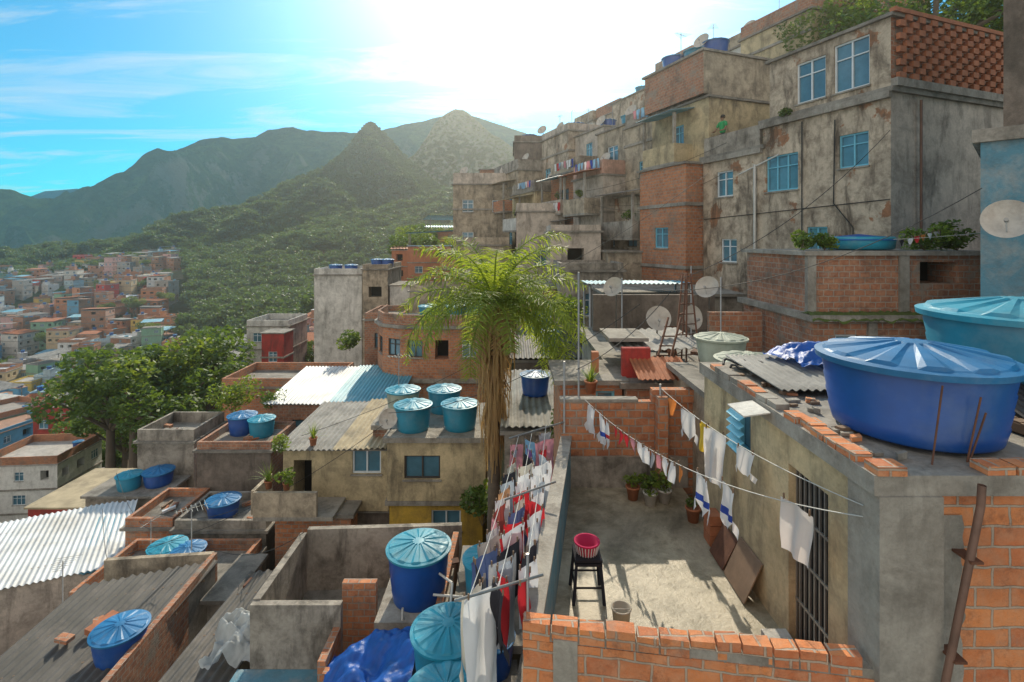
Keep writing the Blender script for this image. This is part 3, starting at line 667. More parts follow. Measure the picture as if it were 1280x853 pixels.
# ---------------------------------------------------------------- blue wall house (right edge)
g=G('blue_house'); bd=(.707,.707); fd=(.707,-.707)
building('',(9.15,10.0),fd,bd,4,5,-4,1.9,pl_blue,mend=pl_blue,g=g,done=False,slab=.25,mroof=concrete)
building('',(9.55,9.95),fd,bd,4,5,2.15,7.5,pl_dark,mend=pl_dark,g=g,done=False); g.done()
dish(9.0,9.3,.35,.36,(-.75,-.7,.35),.1)
ml=MB(); ml.tube((8.9,9.8,-2.8),(8.9,9.8,-1.2),.05,pvc); ml.tube((8.4,9.8,-1.9),(8.1,9.8,-1.2),.03,pvc); ml.build('vent_pipe',uv=False)

# ---------------------------------------------------------------- antenna roof house
g=G('roof_terrace_house'); building('',(2.35,10.6),(1,0),(0,1),4.3,6.6,-7,-3.05,brick_d,mend=pl_grey,g=g,done=False,slab=.12)
g['red_wall'].box(2.35,2.95,10.9,11.05,-3,-2.3,pl_red); g['red_wall'].box(2.2,3.1,11.6,12.9,-2.3,-2.22,concrete)
g['upper_wall'].box(2.6,6.5,16.4,16.6,-2.9,-1.75,pl_dark); g['upper_wall'].box(5.2,6.6,13.5,13.64,-2.93,-1.9,brick_d)
g['sheet_roof'].corr((2.3,11.2,-2.45),(2.0,.0,.1),(0,2.3,.05),corr_grey,.18,.02); g['sheet_roof'].corr((2.5,10.1,-2.75),(1.1,0,0),(0,.9,.25),corr_rust,.1,.015)
g.done()
dish(3.62,12.7,-1.95,.30,(-.1,-1,.35),.95); dish(4.5,12.9,-1.95,.30,(.5,-1,.25),.9); dish(3.0,15,-1.4,.3,(-.6,-.7,.5),1.2); dish(5.7,14.9,-1.4,.33,(-.6,-.7,.5),.6)
g=G('lattice_ladder_tower'); t=g['rails']
for a,b2 in (((3.85,12.2,-3.0),(4.1,12.3,-.8)),((4.15,12.2,-3),(4.2,12.3,-.8)),((4.55,12.4,-3),(4.32,12.4,-.8)),((4.2,12.7,-3),(4.25,12.5,-.8))): t.tube(a,b2,.022,rust)
for i in range(9):
    f=i/9; p=Vector((3.85,12.2,-3)).lerp(Vector((4.1,12.3,-.8)),f); q=Vector((4.55,12.4,-3)).lerp(Vector((4.32,12.4,-.8)),f); g['rungs'].tube(p,q,.014,rust)
    g['rungs'].tube(p,Vector((4.2,12.7,-3)).lerp(Vector((4.25,12.5,-.8)),f),.012,rust)
g.done()
g=G('red_ladder')
for dx in (0,.28): g['rails'].tube((3.0+dx,11.0,-3.0),(3.45+dx,11.3,-1.7),.025,rust)
for i in range(6): g['rungs'].tube((3.0+.07*i,11.0+.05*i,-2.9+.2*i),(3.28+.07*i,11.0+.05*i,-2.9+.2*i),.015,rust)
g.done()
ml=MB()
for x,y,h in ((2.9,13.5,1.5),(5.1,12.5,1.6),(1.25,9.6,1.9),(4.9,14,1.8)): ml.tube((x,y,-3),(x,y,-3+h+.5),.018,metal)
ml.build('antenna_poles',uv=False)
water_tank(4.15,9.0,-2.5,.55,.42,tank_grey,tank_grey); water_tank(4.2,10.3,-2.45,.5,.5,tank_grey,tank_grey)
g=G('concrete_house'); building('',(3.3,8.26),(1,0),(0,1),5,2.2,-6,-2.62,pl_beige,mend=pl_beige,g=g,done=False); g.done()

g=G('brick_hut'); building('',(1.0,10.7),(1,0),(0,1),1.3,1.6,-7,-3.0,brick_o,fo=[(.75,-3.6,.4,.45,'win',fr_blue)],g=g,done=False)
g['chimney'].box(1.75,1.9,11.2,11.35,-2.9,-2.45,terra); g.done()
blades('potted_palm_plant',1.6,10.4,-3.1,.5,30)
g=G('brick_house'); building('',(-.2,13.5),(1,0),(0,1),2.2,4,-9,-5.1,pl_grey,mend=brick_d,g=g,done=False,fo=[(.6,-6.6,.7,.9,'win')]); g['roof'].corr((-.3,13.3,-4.85),(2.4,0,0),(0,4.3,.4),corr_grey,.18,.025); g.done()
g=G('shed'); building('',(.1,18.5),(1,0),(0,1),2.4,4,-9,-4.4,pl_dark,mend=pl_beige,g=g,done=False,fo=[(.8,-5.8,.9,.9,'win')]); g['roof'].corr((-.1,18.2,-4.2),(2.8,0,0),(0,4.3,.3),corr_dark,.18,.025); g.done()
for (x,y,z) in ((.7,15.5,-4.65),(1.5,19.8,-4.1)): water_tank(x,y,z,.45,.6)

# ---------------------------------------------------------------- terrace
FZ=-4.5
def wallseg(mb,a,b,t,z0,z1,m):
    a,b=Vector((a[0],a[1],0)),Vector((b[0],b[1],0)); d=b-a; n=Vector((-d.y,d.x,0)).normalized()*t
    mb.obox(a+Vector((0,0,z0)),d,n,(0,0,z1-z0),m)
g=G('terrace_house')
g['terrace_floor'].grid(lambda u,v:((.15+(.95-.15)*v)*(1-u)+(3.10)*u,(4.75*(1-v)+9.35*v)*(1-u)+(4.35*(1-v)+9.35*v)*u,FZ+.01*noise.noise(Vector((u*4,v*5,0)))),20,30,floorcon)
wallseg(g['lower_wall'],(.12,4.75),(.92,9.4),.15,-10,-4.45,pl_grey)
wallseg(g['parapet_side'],(.12,4.9),(.92,9.4),-.16,FZ-.02,-3.62,pl_blue)
wallseg(g['parapet_side_cap'],(.10,4.9),(.90,9.4),-.2,-3.62,-3.57,concrete)
wallseg(g['parapet_front'],(.10,4.72),(3.04,4.28),.13,-10,-3.68,brick_n)
random.seed(2)
a=Vector((.10,4.72,0)); dd=Vector((3.04-.10,4.28-4.72,0)); L0=dd.length; dn=dd.normalized(); nn=Vector((-dn.y,dn.x,0))
s=0
while s<L0-.1:
    w=U(.2,.27); w=min(w,L0-s); h=.145+U(-.016,.012); yaw=U(-.014,.014)
    c=a+dn*s+nn*U(-.014,.014)+Vector((0,0,-3.665)); g['top_bricks'].obox(c,dn*(w-.018)+nn*yaw+Vector((0,0,U(-.008,.008))),nn*.135,(0,0,h),brick_n); s+=w
wallseg(g['top_mortar'],(.10,4.73),(3.04,4.29),.11,-3.68,-3.6,concrete)
g['post'].obox(a+dn*.28-nn*.012+Vector((0,0,-10)),dn*.22,nn*.16,(0,0,6.36),concrete)
B=g['back_wall']; B.box(.9,3.3,9.35,9.5,-10,-2.95,brick_o); B.box(.92,3.2,9.31,9.352,FZ,-3.95,pl_grey)
B.box(2.55,3.32,9.3,9.48,-2.95,-2.72,brick_o); B.box(2.6,2.78,9.12,9.3,FZ,-2.8,brick_o); B.box(.88,2.3,9.33,9.52,-2.95,-2.9,concrete)
g.done()
g=G('rooftop_room_house')
panel(g,(3.1,4.3),(0,1),(-1,0),3.95,-10,-2.12,[(.72,FZ,.72,2.0,'door',metal),(2.35,-2.85,.45,.6,'win',fr_blue)],pl_cream)
panel(g,(3.55,4.3),(1,0),(0,-1),6,-10,-2.12,[],brick_n)
panel(g,(3.1,8.25),(1,0),(0,1),6.4,-10,-2.12,[],pl_beige)
g['corner_column'].box(3.03,3.56,4.22,4.62,-10,-2.12,concrete)
g['roof_slab'].box(3.0,9.6,4.24,8.2,-2.12,-1.95,concrete)
s=3.02
while s<8.5:
    w=U(.2,.28)
    if R()<.9: g['edge_bricks'].obox((s,4.23+U(-.02,.03),-1.948),(w-.02,U(-.015,.015),0),(0,.17,0),(0,0,.075+U(-.02,.012)),brick_n)
    s+=w
s=4.5
while s<8:
    w=U(.2,.28)
    if R()<.75: g['edge_bricks'].obox((3.0+U(0,.03),s,-1.948),(.16,0,0),(U(-.02,.02),w-.02,0),(0,0,.07+U(-.02,.02)),brick_n if R()<.6 else concrete)
    s+=w
g['plaster_smear'].grid(lambda u,v:(3.565+(.2+.14*noise.noise(Vector((v*9,0,5)))+.05*noise.noise(Vector((v*50,0,5))))*u,4.288+.006*noise.noise(Vector((u*4,v*20,1)))-.004,-10+7.7*v),8,220,concrete)
g['drain_pipe'].path([Vector(p) for p in ((3.80,4.14,-1.98),(3.79,4.14,-2.15),(3.45,4.15,-3.9),(3.45,4.15,-6))],.03,pvc_b,10)
for zc in (-2.6,-3.4): g['pipe_clips'].obox((3.55 if zc<-3 else 3.68,4.10,zc),(.1,0,0),(0,.2,0),(0,0,.02),rust)
g['step'].box(2.82,3.1,5.0,5.8,FZ+.012,FZ+.1,pl_white)
for k in range(5): g['jalousie'].obox((3.03,6.68,-2.76+.11*k),(-.07,0,-.05),(0,.4,0),(0,0,.008),fr_blue)
g['awning_board'].obox((2.98,5.9,-2.0),(-.30,.02,-.05),(0,.45,0),(0,0,.015),pl_white)
g['rebar'].tube((3.65,4.45,-1.95),(3.7,4.4,-1.25),.008,rust); g['rebar'].tube((4.0,4.5,-1.95),(4.03,4.4,-1.35),.008,rust); g['rebar'].tube((4.02,4.5,-1.95),(4.12,4.45,-1.5),.008,rust)
g['roof_sheets'].corr((3.35,6.35,-1.86),(1.6,0,0),(0,1.7,.06),corr_grey,.1,.014)
g.done()
water_tank(4.10,5.25,-1.9,.83,.72,taper=.84)
water_tank(6.35,6.4,-1.9,1.0,1.0,tank_teal,tank_tlid); water_tank(6.2,5.35,-1.9,.65,.5)
g=G('wooden_pallet')
for i in range(6): g['slats'].obox((5.0+.02*i,4.6+.13*i,-1.84),(1.5,.15,.03),(-.01,.1,0),(0,0,.02),wood)
for i in range(3): g['beams'].obox((5.1+.6*i,4.6,-1.93),(.08,0,0),(-.05,.8,0),(0,0,.09),wood)
g.done()
mb=MB(); mb.corr((5.2,5.2,-1.8),(1.0,.1,.02),(0,.9,.3),fr_dark,.1,.012); mb.build('black_sheets')
mb=MB(); mb.grid(lambda u,v:(3.95+1.1*u+.1*math.sin(v*5),7.0+.9*v+.1*math.sin(u*7),-1.72+.22*math.sin(u*3.14)*math.sin(v*3.14)+.07*noise.noise(Vector((u*6,v*6,1)))+.03*noise.noise(Vector((u*18,v*18,1)))),40,36,tarp); mb.build('blue_tarp',uv=False)
random.seed(31)
for i in range(30):
    x,y=(U(3.25,4.6),U(5.9,6.6)) if i<14 else (U(3.2,3.5),U(4.5,7.5)); mb=MB(); mb.obox((x,y,-1.945),(U(.04,.16),U(-.05,.05),0),(U(-.04,.04),U(.03,.1),0),(0,0,U(.015,.06)),random.choice([brick_n,wood,concrete,concrete])); mb.build('brick_rubble')
ml=MB()
pts=[Vector((3.2+.9*i/20,7.75+.12*math.sin(i*.9),-1.88+.06*abs(math.sin(i*.7)))) for i in range(21)]; ml.path(pts,.02,cablem)
pts=[Vector((3.25+.7*i/20,7.5+.15*math.sin(i*.7+1),-1.9+.05*abs(math.sin(i))))for i in range(21)]; ml.path(pts,.018,cablem); ml.build('hose_coil',uv=False)

g=G('plastic_stool'); sx,sy=.95,6.5; st=g['seat']
for zz in (0,.05): st.box(sx-.17,sx+.17,sy-.17,sy+.17,FZ+.46+zz,FZ+.49+zz,cloth(BK))
for a_ in (-1,1):
    for b_ in (-1,1): g['legs'].tube((sx+a_*.19,sy+b_*.19,FZ),(sx+a_*.15,sy+b_*.15,FZ+.47),.022,cloth(BK),.018)
for a_ in (-1,1):
    g['stretchers'].tube((sx-.17,sy+a_*.17,FZ+.2),(sx+.17,sy+a_*.17,FZ+.2),.012,cloth(BK)); g['stretchers'].tube((sx+a_*.17,sy-.17,FZ+.2),(sx+a_*.17,sy+.17,FZ+.2),.012,cloth(BK))
g.done()
g=G('clothes_peg_basket')
g['basket'].lathe((sx,sy,FZ+.545),[(.001,0),(.12,0),(.15,.13),(.165,.13),(.165,.145),(.14,.145),(.12,.02),(.001,.02)],24,cloth((.6,.03,.12)))
for i in range(24):
    a_=i*math.pi/12; g['weave'].tube((sx+.125*math.cos(a_),sy+.125*math.sin(a_),FZ+.545),(sx+.158*math.cos(a_),sy+.158*math.sin(a_),FZ+.675),.008,cloth(WH),n=5)
g.done()
g=G('bucket'); g['body'].lathe((1.28,6.0,FZ),[(.001,0),(.09,0),(.11,.19),(.12,.19),(.12,.2),(.1,.2),(.085,.02),(.001,.02)],24,cloth((.55,.5,.42))); g['handle'].path([Vector((1.28+.115*math.cos(t*math.pi/8),6-.03*math.sin(t*math.pi/8)-.03,FZ+.2+.02*math.sin(t*math.pi/8))) for t in range(9)],.004,metal); g.done()
bush('potted_plant',2.35,8.7,FZ,.2,200,.045,pot=True); bush('potted_plant',2.62,8.8,FZ,.24,240,.045,pot=True); bush('potted_plant',2.1,8.9,FZ,.15,160,.035,pot=True); bush('potted_plant',2.9,8.2,FZ,.12,80,.035,pot=True)
g=G('leaning_boards'); g['board'].obox((3.07,6.3,FZ+.5),(-.22,0,-.48),(0,.6,0),(.02,0,.01),wood); g['frame'].obox((3.05,6.95,FZ+.4),(-.2,0,-.38),(0,.45,0),(.02,0,.01),rust); g.done()
mb=MB()
for i in range(3): mb.box(2.9,3.08,7.5,7.75,FZ+.01+.15*i,FZ+.15+.15*i,terra)
mb.build('brick_stack')
ml=MB()
A0,A1=(1.33,9.3,-2.9),(3.04,4.4,-2.38); B0,B1=(2.72,9.3,-2.7),(3.02,4.4,-2.28)
cable(ml,A0,A1,.34,.005,ropem,24); cable(ml,B0,B1,.15,.005,ropem,24); ml.tube((2.68,9.25,-3),(2.68,9.25,-2.6),.02,metal); ml.build('clothes_line',uv=False)
def onl(P0,P1,sag,f):
    p=Vector(P0).lerp(Vector(P1),f); p.z-=4*sag*f*(1-f); d=(Vector(P1)-Vector(P0)); d.z=0; return p,d.normalized()
random.seed(8)
def rot(d,a): return Vector((d.x*math.cos(a)-d.y*math.sin(a),d.x*math.sin(a)+d.y*math.cos(a),0))
GA=[(.045,'shirt',.36,.48,[WH]),(.115,'shirt',.34,.5,[WH,BL]),(.15,'shirt',.25,.42,[WH,RD]),(.20,'brief',.2,.2,[RD]),(.235,'brief',.2,.22,[RD]),(.27,'brief',.18,.2,[RD]),(.305,'brief',.2,.2,[PK]),(.34,'brief',.2,.26,[WH]),(.37,'towel',.18,.25,[WH]),(.40,'brief',.18,.24,[GY]),(.43,'towel',.16,.22,[PK]),(.46,'brief',.2,.25,[WH]),(.49,'towel',.15,.28,[WH]),(.52,'brief',.18,.22,[OR]),
 (.60,'shirt',.34,.5,[WH,BL]),(.685,'shirt',.36,.5,[WH,BL]),(.865,'towel',.42,.55,[(.85,.8,.78)])]
for f,k,w,h,c in GA:
    p,d=onl(A0,A1,.34,f); garment(k,p,rot(d,-U(.1,.35)),w,h,c)
for f,k,w,h,c in [(.10,'brief',.2,.3,[OR]),(.24,'shirt',.36,.46,[WH]),(.36,'towel',.2,.42,[YE]),(.43,'towel',.4,.75,[WH]),(.60,'shirt',.3,.34,[WH])]:
    p,d=onl(B0,B1,.15,f); garment(k,p,rot(d,U(.2,.5)),w,h,c)
ml=MB(); S=[((.62,9.3,-3.35),(.12,4.9,-3.25)),((.36,9.3,-3.5),(-.14,4.9,-3.35)),((.12,9.3,-3.55),(-.42,4.9,-3.45))]
for a,b2 in S: cable(ml,a,b2,.12,.005,ropem,16)
ml.tube((-.55,4.9,-3.45),(.3,4.9,-3.2),.014,metal); ml.tube((-.05,9.3,-3.6),(.95,9.3,-3.3),.018,metal); ml.tube((.15,4.9,-3.6),(.15,4.9,-3.0),.014,metal); ml.tube((.95,9.3,-3.5),(.95,9.3,-2.2),.018,metal); ml.tube((-.1,7,-3.55),(.6,7,-3.3),.015,metal)
ml.build('clothes_rack',uv=False)
random.seed(83)
pal=[WH,WH,WH,(.7,.72,.76),LB,RD,GY,PK,(.7,.6,.5),(.55,.3,.15),(.1,.14,.3),PU,(.35,.32,.3),(.45,.52,.6),WH,(.5,.1,.08),(.62,.58,.5),BK]
for a,b2 in S:
    f=.04
    while f<.97:
        w=U(.2,.42); k=random.choice(['shirt','pants','towel','towel','shirt']); p,d=onl(a,b2,.12,f+.03)
        garment(k,p,rot(d,U(-1.1,-.3) if R()<.75 else U(.3,.9)),w,U(.45,.85),[random.choice(pal),random.choice(pal)] if R()<.2 else [random.choice(pal)]); f+=(w*.75+.02)/4.6+.01
garment('towel',(-.28,5.0,-3.4),(.75,.66,0),.45,1.25,[WH]); garment('pants',(-.10,5.5,-3.42),(.8,.6,0),.36,.95,[GY]); garment('shirt',(.02,6.1,-3.42),(.7,.7,0),.4,.7,[WH])

# ---------------------------------------------------------------- courtyard and tanks left of the terrace
g=G('unroofed_concrete_room')
def w2(n,a,b2,t,z0,z1,m): wallseg(g[n],a,b2,t,z0,z1,m)
w2('back_wall',(-5.2,13),(-1.3,13.2),.15,-14,-7.35,pl_grey); w2('left_wall',(-5.2,10.6),(-5.2,13),.16,-14,-7.42,pl_grey)
w2('front_wall',(-5.35,10.45),(-3.5,10.45),.15,-14,-7.45,pl_grey); w2('right_wall',(-1.45,9.0),(-1.35,13),.14,-14,-7.4,brick_o)
w2('inner_wall',(-3.5,9.6),(-3.5,10.45),.15,-14,-7.9,brick_o); w2('inner_wall_front',(-3.5,9.6),(-1.9,9.55),-.15,-14,-8.0,brick_o); w2('pier',(-3.62,10.9),(-2.9,10.9),.15,-9,-7.3,brick_o)
g['floor'].box(-5.2,-1.4,9.6,13.1,-9.1,-8.9,roofcon); g['tank_slab'].box(-2.75,-1.35,10.2,11.9,-7.8,-7.62,concrete); g['tank_slab'].box(-2.65,-1.5,10.3,11.8,-8.9,-7.8,brick_o)
g['side_slab'].box(-1.9,.1,6.5,9.4,-7.9,-7.7,roofcon)
g['side_slab'].box(-1.2,.3,9.4,12.5,-7.6,-7.45,roofcon)
g['side_base'].box(-1.85,.0,6.6,9.3,-14,-7.9,pl_grey)
g['blue_block'].box(-5.6,-3.4,8.0,10.44,-14,-8.75,pl_blue)
g.done()
water_tank(-2.0,11.0,-7.62,.67,1.05,tank_blue,tank_tlid); water_tank(-1.1,8.9,-7.7,.64,.95,tank_teal,tank_tlid); water_tank(-.98,7.65,-7.7,.64,.9,tank_teal,tank_tlid); water_tank(-.5,10.5,-7.45,.5,.95,tank_teal,tank_tlid); water_tank(-.35,9.2,-7.7,.4,.6,tank_blue,tank_lid)
mb=MB()
def tf(u,v):
    x=-3.45+1.75*u; y=7.6+2.3*v
    return (x,y,-7.35-.65*(1-u)**1.5-.1*(1-v)+.10*math.sin(u*9+v*4)*math.sin(v*7)+.22*noise.noise(Vector((u*4,v*5,3)))+.05*noise.noise(Vector((u*14,v*16,3))))
mb.grid(tf,70,70,tarp); mb.grid(lambda u,v:(-3.45-.05*u+.04*math.sin(v*20),7.6+2.3*v,-8.0-.1*(1-v)+.22*noise.noise(Vector((0,v*5,3)))*(1-u)-1.8*u),8,60,tarp); mb.grid(lambda u,v:(-3.45+1.75*u,7.6-.1*v,-7.45-.65*(1-u)**1.5+.22*noise.noise(Vector((u*4,0,3)))*(1-v)-1.8*v),60,8,tarp); mb.build('blue_tarp',uv=False)
g=G('pipework')
for pts in ([(-1.5,10.6,-6.9),(-1.2,10.3,-6.9),(-1.2,9.6,-7.4)],[(-2.2,10.3,-7.4),(-2.2,10.2,-8.6)],[(-1.6,10.4,-7.2),(-.7,10.3,-7.2),(-.6,10.1,-6.7)],[(-.3,9.8,-6),(-.3,9.8,-7.6)],[(-1.7,8.3,-7.3),(-1.7,7.9,-7.3),(-1.5,7.7,-7.2)]): g['pipes'].path([Vector(p) for p in pts],.025,pvc)
g.done()
mb=MB(); mb.grid(lambda u,v:(-6.5+1.5*u+.15*math.sin(v*6),10.6+1.2*v,-8.72+.42*math.sin(u*3.14)*math.sin(v*3.14)+.3*noise.noise(Vector((u*5,v*5,9)))+.08*noise.noise(Vector((u*16,v*16,9)))-.5*max(0,u-.6)),60,50,sheetm); mb.build('plastic_sheet',uv=False)

# ---------------------------------------------------------------- cream tower house with four tanks
g=G('cream_house')
building('',(-4.0,16.4),(1,0),(0,1),3.15,3.3,-8.35,-6.45,pl_cream,g=g,done=False,fo=[(.55,-7.65,1.15,.75,'win',fr_dark)],mend=pl_cream,slab=.16,mroof=concrete)
building('',(-3.95,16.5),(1,0),(0,1),3.0,3.0,-14,-8.5,pl_yellow,g=g,done=False,fo=[(1.35,-9.35,.95,.65,'win',fr_white)],mend=pl_yellow,slab=.14,mroof=concrete)
g['roof_extension'].box(-4.8,-4.13,17.4,19.8,-6.45,-6.29,concrete)
g['wall_extension'].box(-4.75,-4.05,17.5,19.7,-14,-6.45,brick_d); g.done()
for x,y,a,b2 in ((-3.3,17.1,tank_teal,tank_tlid),(-1.75,17.2,tank_teal,tank_tlid),(-4.0,18.8,tank_grey,tank_tlid),(-2.5,18.9,tank_teal,tank_tlid)): water_tank(x,y,-6.29,.62,.82,a,b2)
dish(-4.05,16.9,-5.9,.32,(-.2,-1,.5),.4)
antenna(-4.2,19,-6.2,2,ang=.4)
g=G('plaster_house')
building('',(-7.6,17.0),(1,0),(0,1),3.5,4,-9.0,-6.95,pl_cream,g=g,done=False,fo=[(2.3,-7.75,.95,.8,'win',fr_white),(.35,-8.9,.6,1.6,'hole')],mend=pl_grey,slab=.05)
building('',(-7.5,16.2),(1,0),(0,1),2.4,.7,-14,-8.75,brick_o,g=g,done=False,slab=.12,mend=brick_o)
building('',(-7.5,17.1),(1,0),(0,1),3.4,3,-14,-9.05,pl_dark,g=g,done=False,slab=.02,fo=[(2.5,-10.6,.7,1,'hole')])
g['balcony'].box(-7.95,-5.5,15.7,16.95,-8.62,-8.5,concrete); wallseg(g['balcony_wall'],(-7.95,15.7),(-6.0,15.7),.12,-8.5,-7.75,pl_beige); wallseg(g['balcony_wall'],(-7.95,15.82),(-7.95,17),.12,-8.5,-7.75,pl_beige)
g['roof_sheets'].corr((-7.8,16.7,-6.85),(2.0,0,0),(0,4.6,.15),corr_grey,.18,.03,1); g['roof_sheets'].corr((-5.85,16.6,-6.80),(1.75,0,.05),(0,4.8,.18),corr_tan,.18,.03,1)
g.done()
blades('potted_palm_plant',-7.6,16.0,-7.75,.7,40); bush('potted_plant',-7.0,15.9,-7.75,.3,250,.06,pot=True); blades('potted_palm_plant',-6.6,17.0,-6.8,.6,30); bush('potted_plant',-7.5,16.4,-6.9,.4,250,.06)
g=G('metal_roof_house'); building('',(-11.2,24),(1,0),(0,1),5.6,4.5,-16,-7.7,brick_d,g=g,done=False,mend=brick_o,fo=randops(5.6,-10.4,-7.7))
g['roof'].corr((-11.5,23.6,-7.55),(3.0,0,0),(0,5,.5),corr_white,.18,.03); g['roof'].corr((-8.5,23.6,-7.5),(3.3,0,.1),(0,5,.5),corr_blue,.18,.03); g.done()
water_tank(-11.9,22.6,-8.5,.6,.8); water_tank(-10.9,22.3,-8.5,.55,.75,tank_teal,tank_tlid)
cam_house('plaster_house',-12.8,-9.8,20.8,23.2,-16,-8.6,pl_dark,mend=brick_d,p=.9,par=.3,mp=brick_d)
cam_house('brick_house',-17,-10.5,30,34,-18,-8.7,brick_o,p=.6,par=.5)
cam_house('concrete_house',-17.2,-14.6,23.5,26,-18,-9.3,pl_grey,mend=pl_pale,par=.5,ops=[(-16.4,-11.3,.8,.9,'win',fr_blue)])
cam_house('brick_house',-13.9,-12.2,18.4,20.7,-18,-10.4,brick_o,mend=pl_grey,par=.3,p=.5)
cam_house('white_apartment_house',-28.5,-24,55,60,-20,-9.3,pl_white,mend=pl_pale,par=.6,floors=(-17.2,-14.5,-11.8))
cam_house('white_house',-17.4,-13.2,45,50,-14,-3.1,pl_white,p=.15,par=.5); cam_house('beige_house',-13,-10.8,44.5,50,-14,-2.6,pl_beige,mend=pl_grey,p=.4,par=.4); cam_house('white_house',-10.7,-8.8,44.8,49,-14,-4.0,pl_white,p=.2)
for x in (-16,-14.6,-12.2,-11.3): water_tank(x,46.5,-2.5 if x>-13 else -3.0,.6,.75)
cam_house('blue_house',-37,-33.5,66,70,-30,-15.5,pl_blue); cam_house('red_house',-58,-53,62,66,-40,-21,pl_red,mend=pl_pale,par=.6)
cam_house('yellow_house',-52,-48,70,74,-40,-20.5,pl_yellow); cam_house('red_house',-22.5,-20.5,46,48,-20,-8.4,pl_red,p=.9,floors=(-13,-10.6))
g=G('curved_brick_house'); pts=[(-7.6,31),(-7.5,28.6),(-6.9,27.4),(-5.8,26.8),(-4.6,26.6),(-1.4,26.6),(-1.4,31)]
for (a,b2) in zip(pts[:-1],pts[1:]):
    a,b2=Vector(a),Vector(b2); d=(b2-a); L=d.length; d.normalize(); n=Vector((d.y,-d.x))
    o=[(L*.3,-6.1,.8,.9,'win',fr_dark)] if L<1.6 else ([(.6,-6.2,.7,1,'hole'),(2.0,-6.1,.8,.9,'win',fr_white)] if L<3.5 and n.y<-.5 else [])
    panel(g,a,d,n,L,-14,-4.6,o,brick_o)
def poly(mb,z,h,m,o):
    c=Vector((-4.5,29.2)); P=[c+(Vector(p)-c)*o for p in pts]; mb.face([(p.x,p.y,z+h) for p in P],m); mb.face([(p.x,p.y,z) for p in P],m)
    for a,b2 in zip(P,P[1:]+P[:1]): mb.face([(a.x,a.y,z),(b2.x,b2.y,z),(b2.x,b2.y,z+h),(a.x,a.y,z+h)],m)
poly(g['slabs'],-4.6,.16,concrete,1.06); poly(g['slabs'],-7.4,.2,concrete,1.05)
for a,b2 in zip(pts[:-1],pts[1:]): wallseg(g['parapet'],a,b2,.12,-4.44,-3.9,brick_d)
g.done()
for x,y in ((-4.6,28.5),(-3.2,28.6),(-2.2,29.6)): water_tank(x,y,-4.4,.6,.75,tank_teal,tank_tlid)
cam_house('brick_house',-9.5,-7.0,33,37,-16,-5.2,brick_d,par=.4); cam_house('plaster_house',-6.5,-2.5,32.5,36,-14,-3.3,pl_beige,par=.3,p=.9)

# ---------------------------------------------------------------- bottom-left roofs
def roofhouse(name,A,Uv,Vv,m,mw,z0=-18,per=.18,amp=.03):
    g=G(name); g['roof'].corr(A,Uv,Vv,m,per,amp,1)
    A,Uv,Vv=Vector(A),Vector(Uv),Vector(Vv); c=[A,A+Uv,A+Uv+Vv,A+Vv]; cc=(c[0]+c[1]+c[2]+c[3])/4
    c=[cc+(p-cc)*.95 for p in c]
    for a,b2 in zip(c,c[1:]+c[:1]): g['walls'].face([a-Vector((0,0,.06)),b2-Vector((0,0,.06)),(b2.x,b2.y,z0),(a.x,a.y,z0)],mw)
    for f in (.2,.5,.8):
        p=A+Vv*f; g['battens'].tube(p-Vector((0,0,.05)),p+Uv-Vector((0,0,.05)),.03,wood)
    g.done()
roofhouse('dark_roof_house',(-11.6,10.2,-9.5),(3.3,.6,.25),(.1,3.6,.25),corr_dark,pl_grey,per=.22,amp=.035)
roofhouse('dark_roof_house',(-7.35,9.6,-9.15),(1.55,.1,.1),(.3,4.2,.25),corr_dark,pl_beige,per=.22,amp=.035)
roofhouse('white_roof_house',(-17.8,15.8,-11.2),(4.4,1.7,.1),(-2.3,4.0,.25),corr_white,pl_pale)
roofhouse('blue_roof_house',(-16.3,20.2,-10.95),(2.6,1.1,.0),(1.9,-3.2,-.2),corr_blue,pl_pale)
mb=MB(); wallseg(mb,(-8.15,10.3),(-8.4,14.6),.14,-16,-8.9,brick_d); wallseg(mb,(-11.4,14.3),(-8.55,14.6),.14,-16,-8.95,pl_beige); mb.build('boundary_wall')
cam_house('plaster_house',-8.1,-7.5,13.6,15.4,-16,-9.6,pl_grey,ops=[])
cam_house('brick_house',-12.9,-8.6,14.9,17.6,-18,-10.7,brick_o,mend=pl_pale,par=.35,p=.4); cam_house('plaster_house',-11.8,-8.6,17.9,20,-18,-10.2,pl_grey,mend=pl_dark,p=.9,par=.3)
cam_house('blue_house',-13.6,-11.4,7.5,10,-16,-10.9,pl_blue,ops=[]); cam_house('brick_house',-16.5,-13.4,11,14.5,-20,-12.5,brick_d,p=.8,par=.5); cam_house('plaster_house',-20.5,-17,12,15,-22,-13.5,pl_white,p=.8,par=.5); cam_house('plaster_house',-8.0,-5.7,6.8,9.4,-16,-10.2,pl_grey,ops=[])
for x,y,z in ((-8.8,11.5,-9.3),(-11.3,16.8,-10.6),(-10.5,16.6,-10.6),(-9.9,15.5,-10.6),(-16.6,22.2,-10.75),(-15.6,22.6,-10.75),(-10.6,18.8,-10.1)):
    water_tank(x,y,z,U(.5,.62),.6,*random.choice([(tank_blue,tank_lid),(tank_teal,tank_tlid)]))
cam_house('plaster_house',-18,-14.8,21.6,23.3,-18,-10.85,pl_grey,ops=[])
cam_house('plaster_house',-25,-20.5,20,24,-26,-14.5,pl_pale,par=.5); cam_house('brick_house',-24,-21,14,17.5,-26,-15.5,brick_o,par=.5)
cam_house('red_house',-26,-19.5,27.5,32,-26,-14.4,pl_red,mend=pl_white,p=.8,mroof=corr_tan); cam_house('plaster_house',-33,-27,26,30,-28,-17.5,pl_yellow,mend=pl_white,mroof=corr_tan)
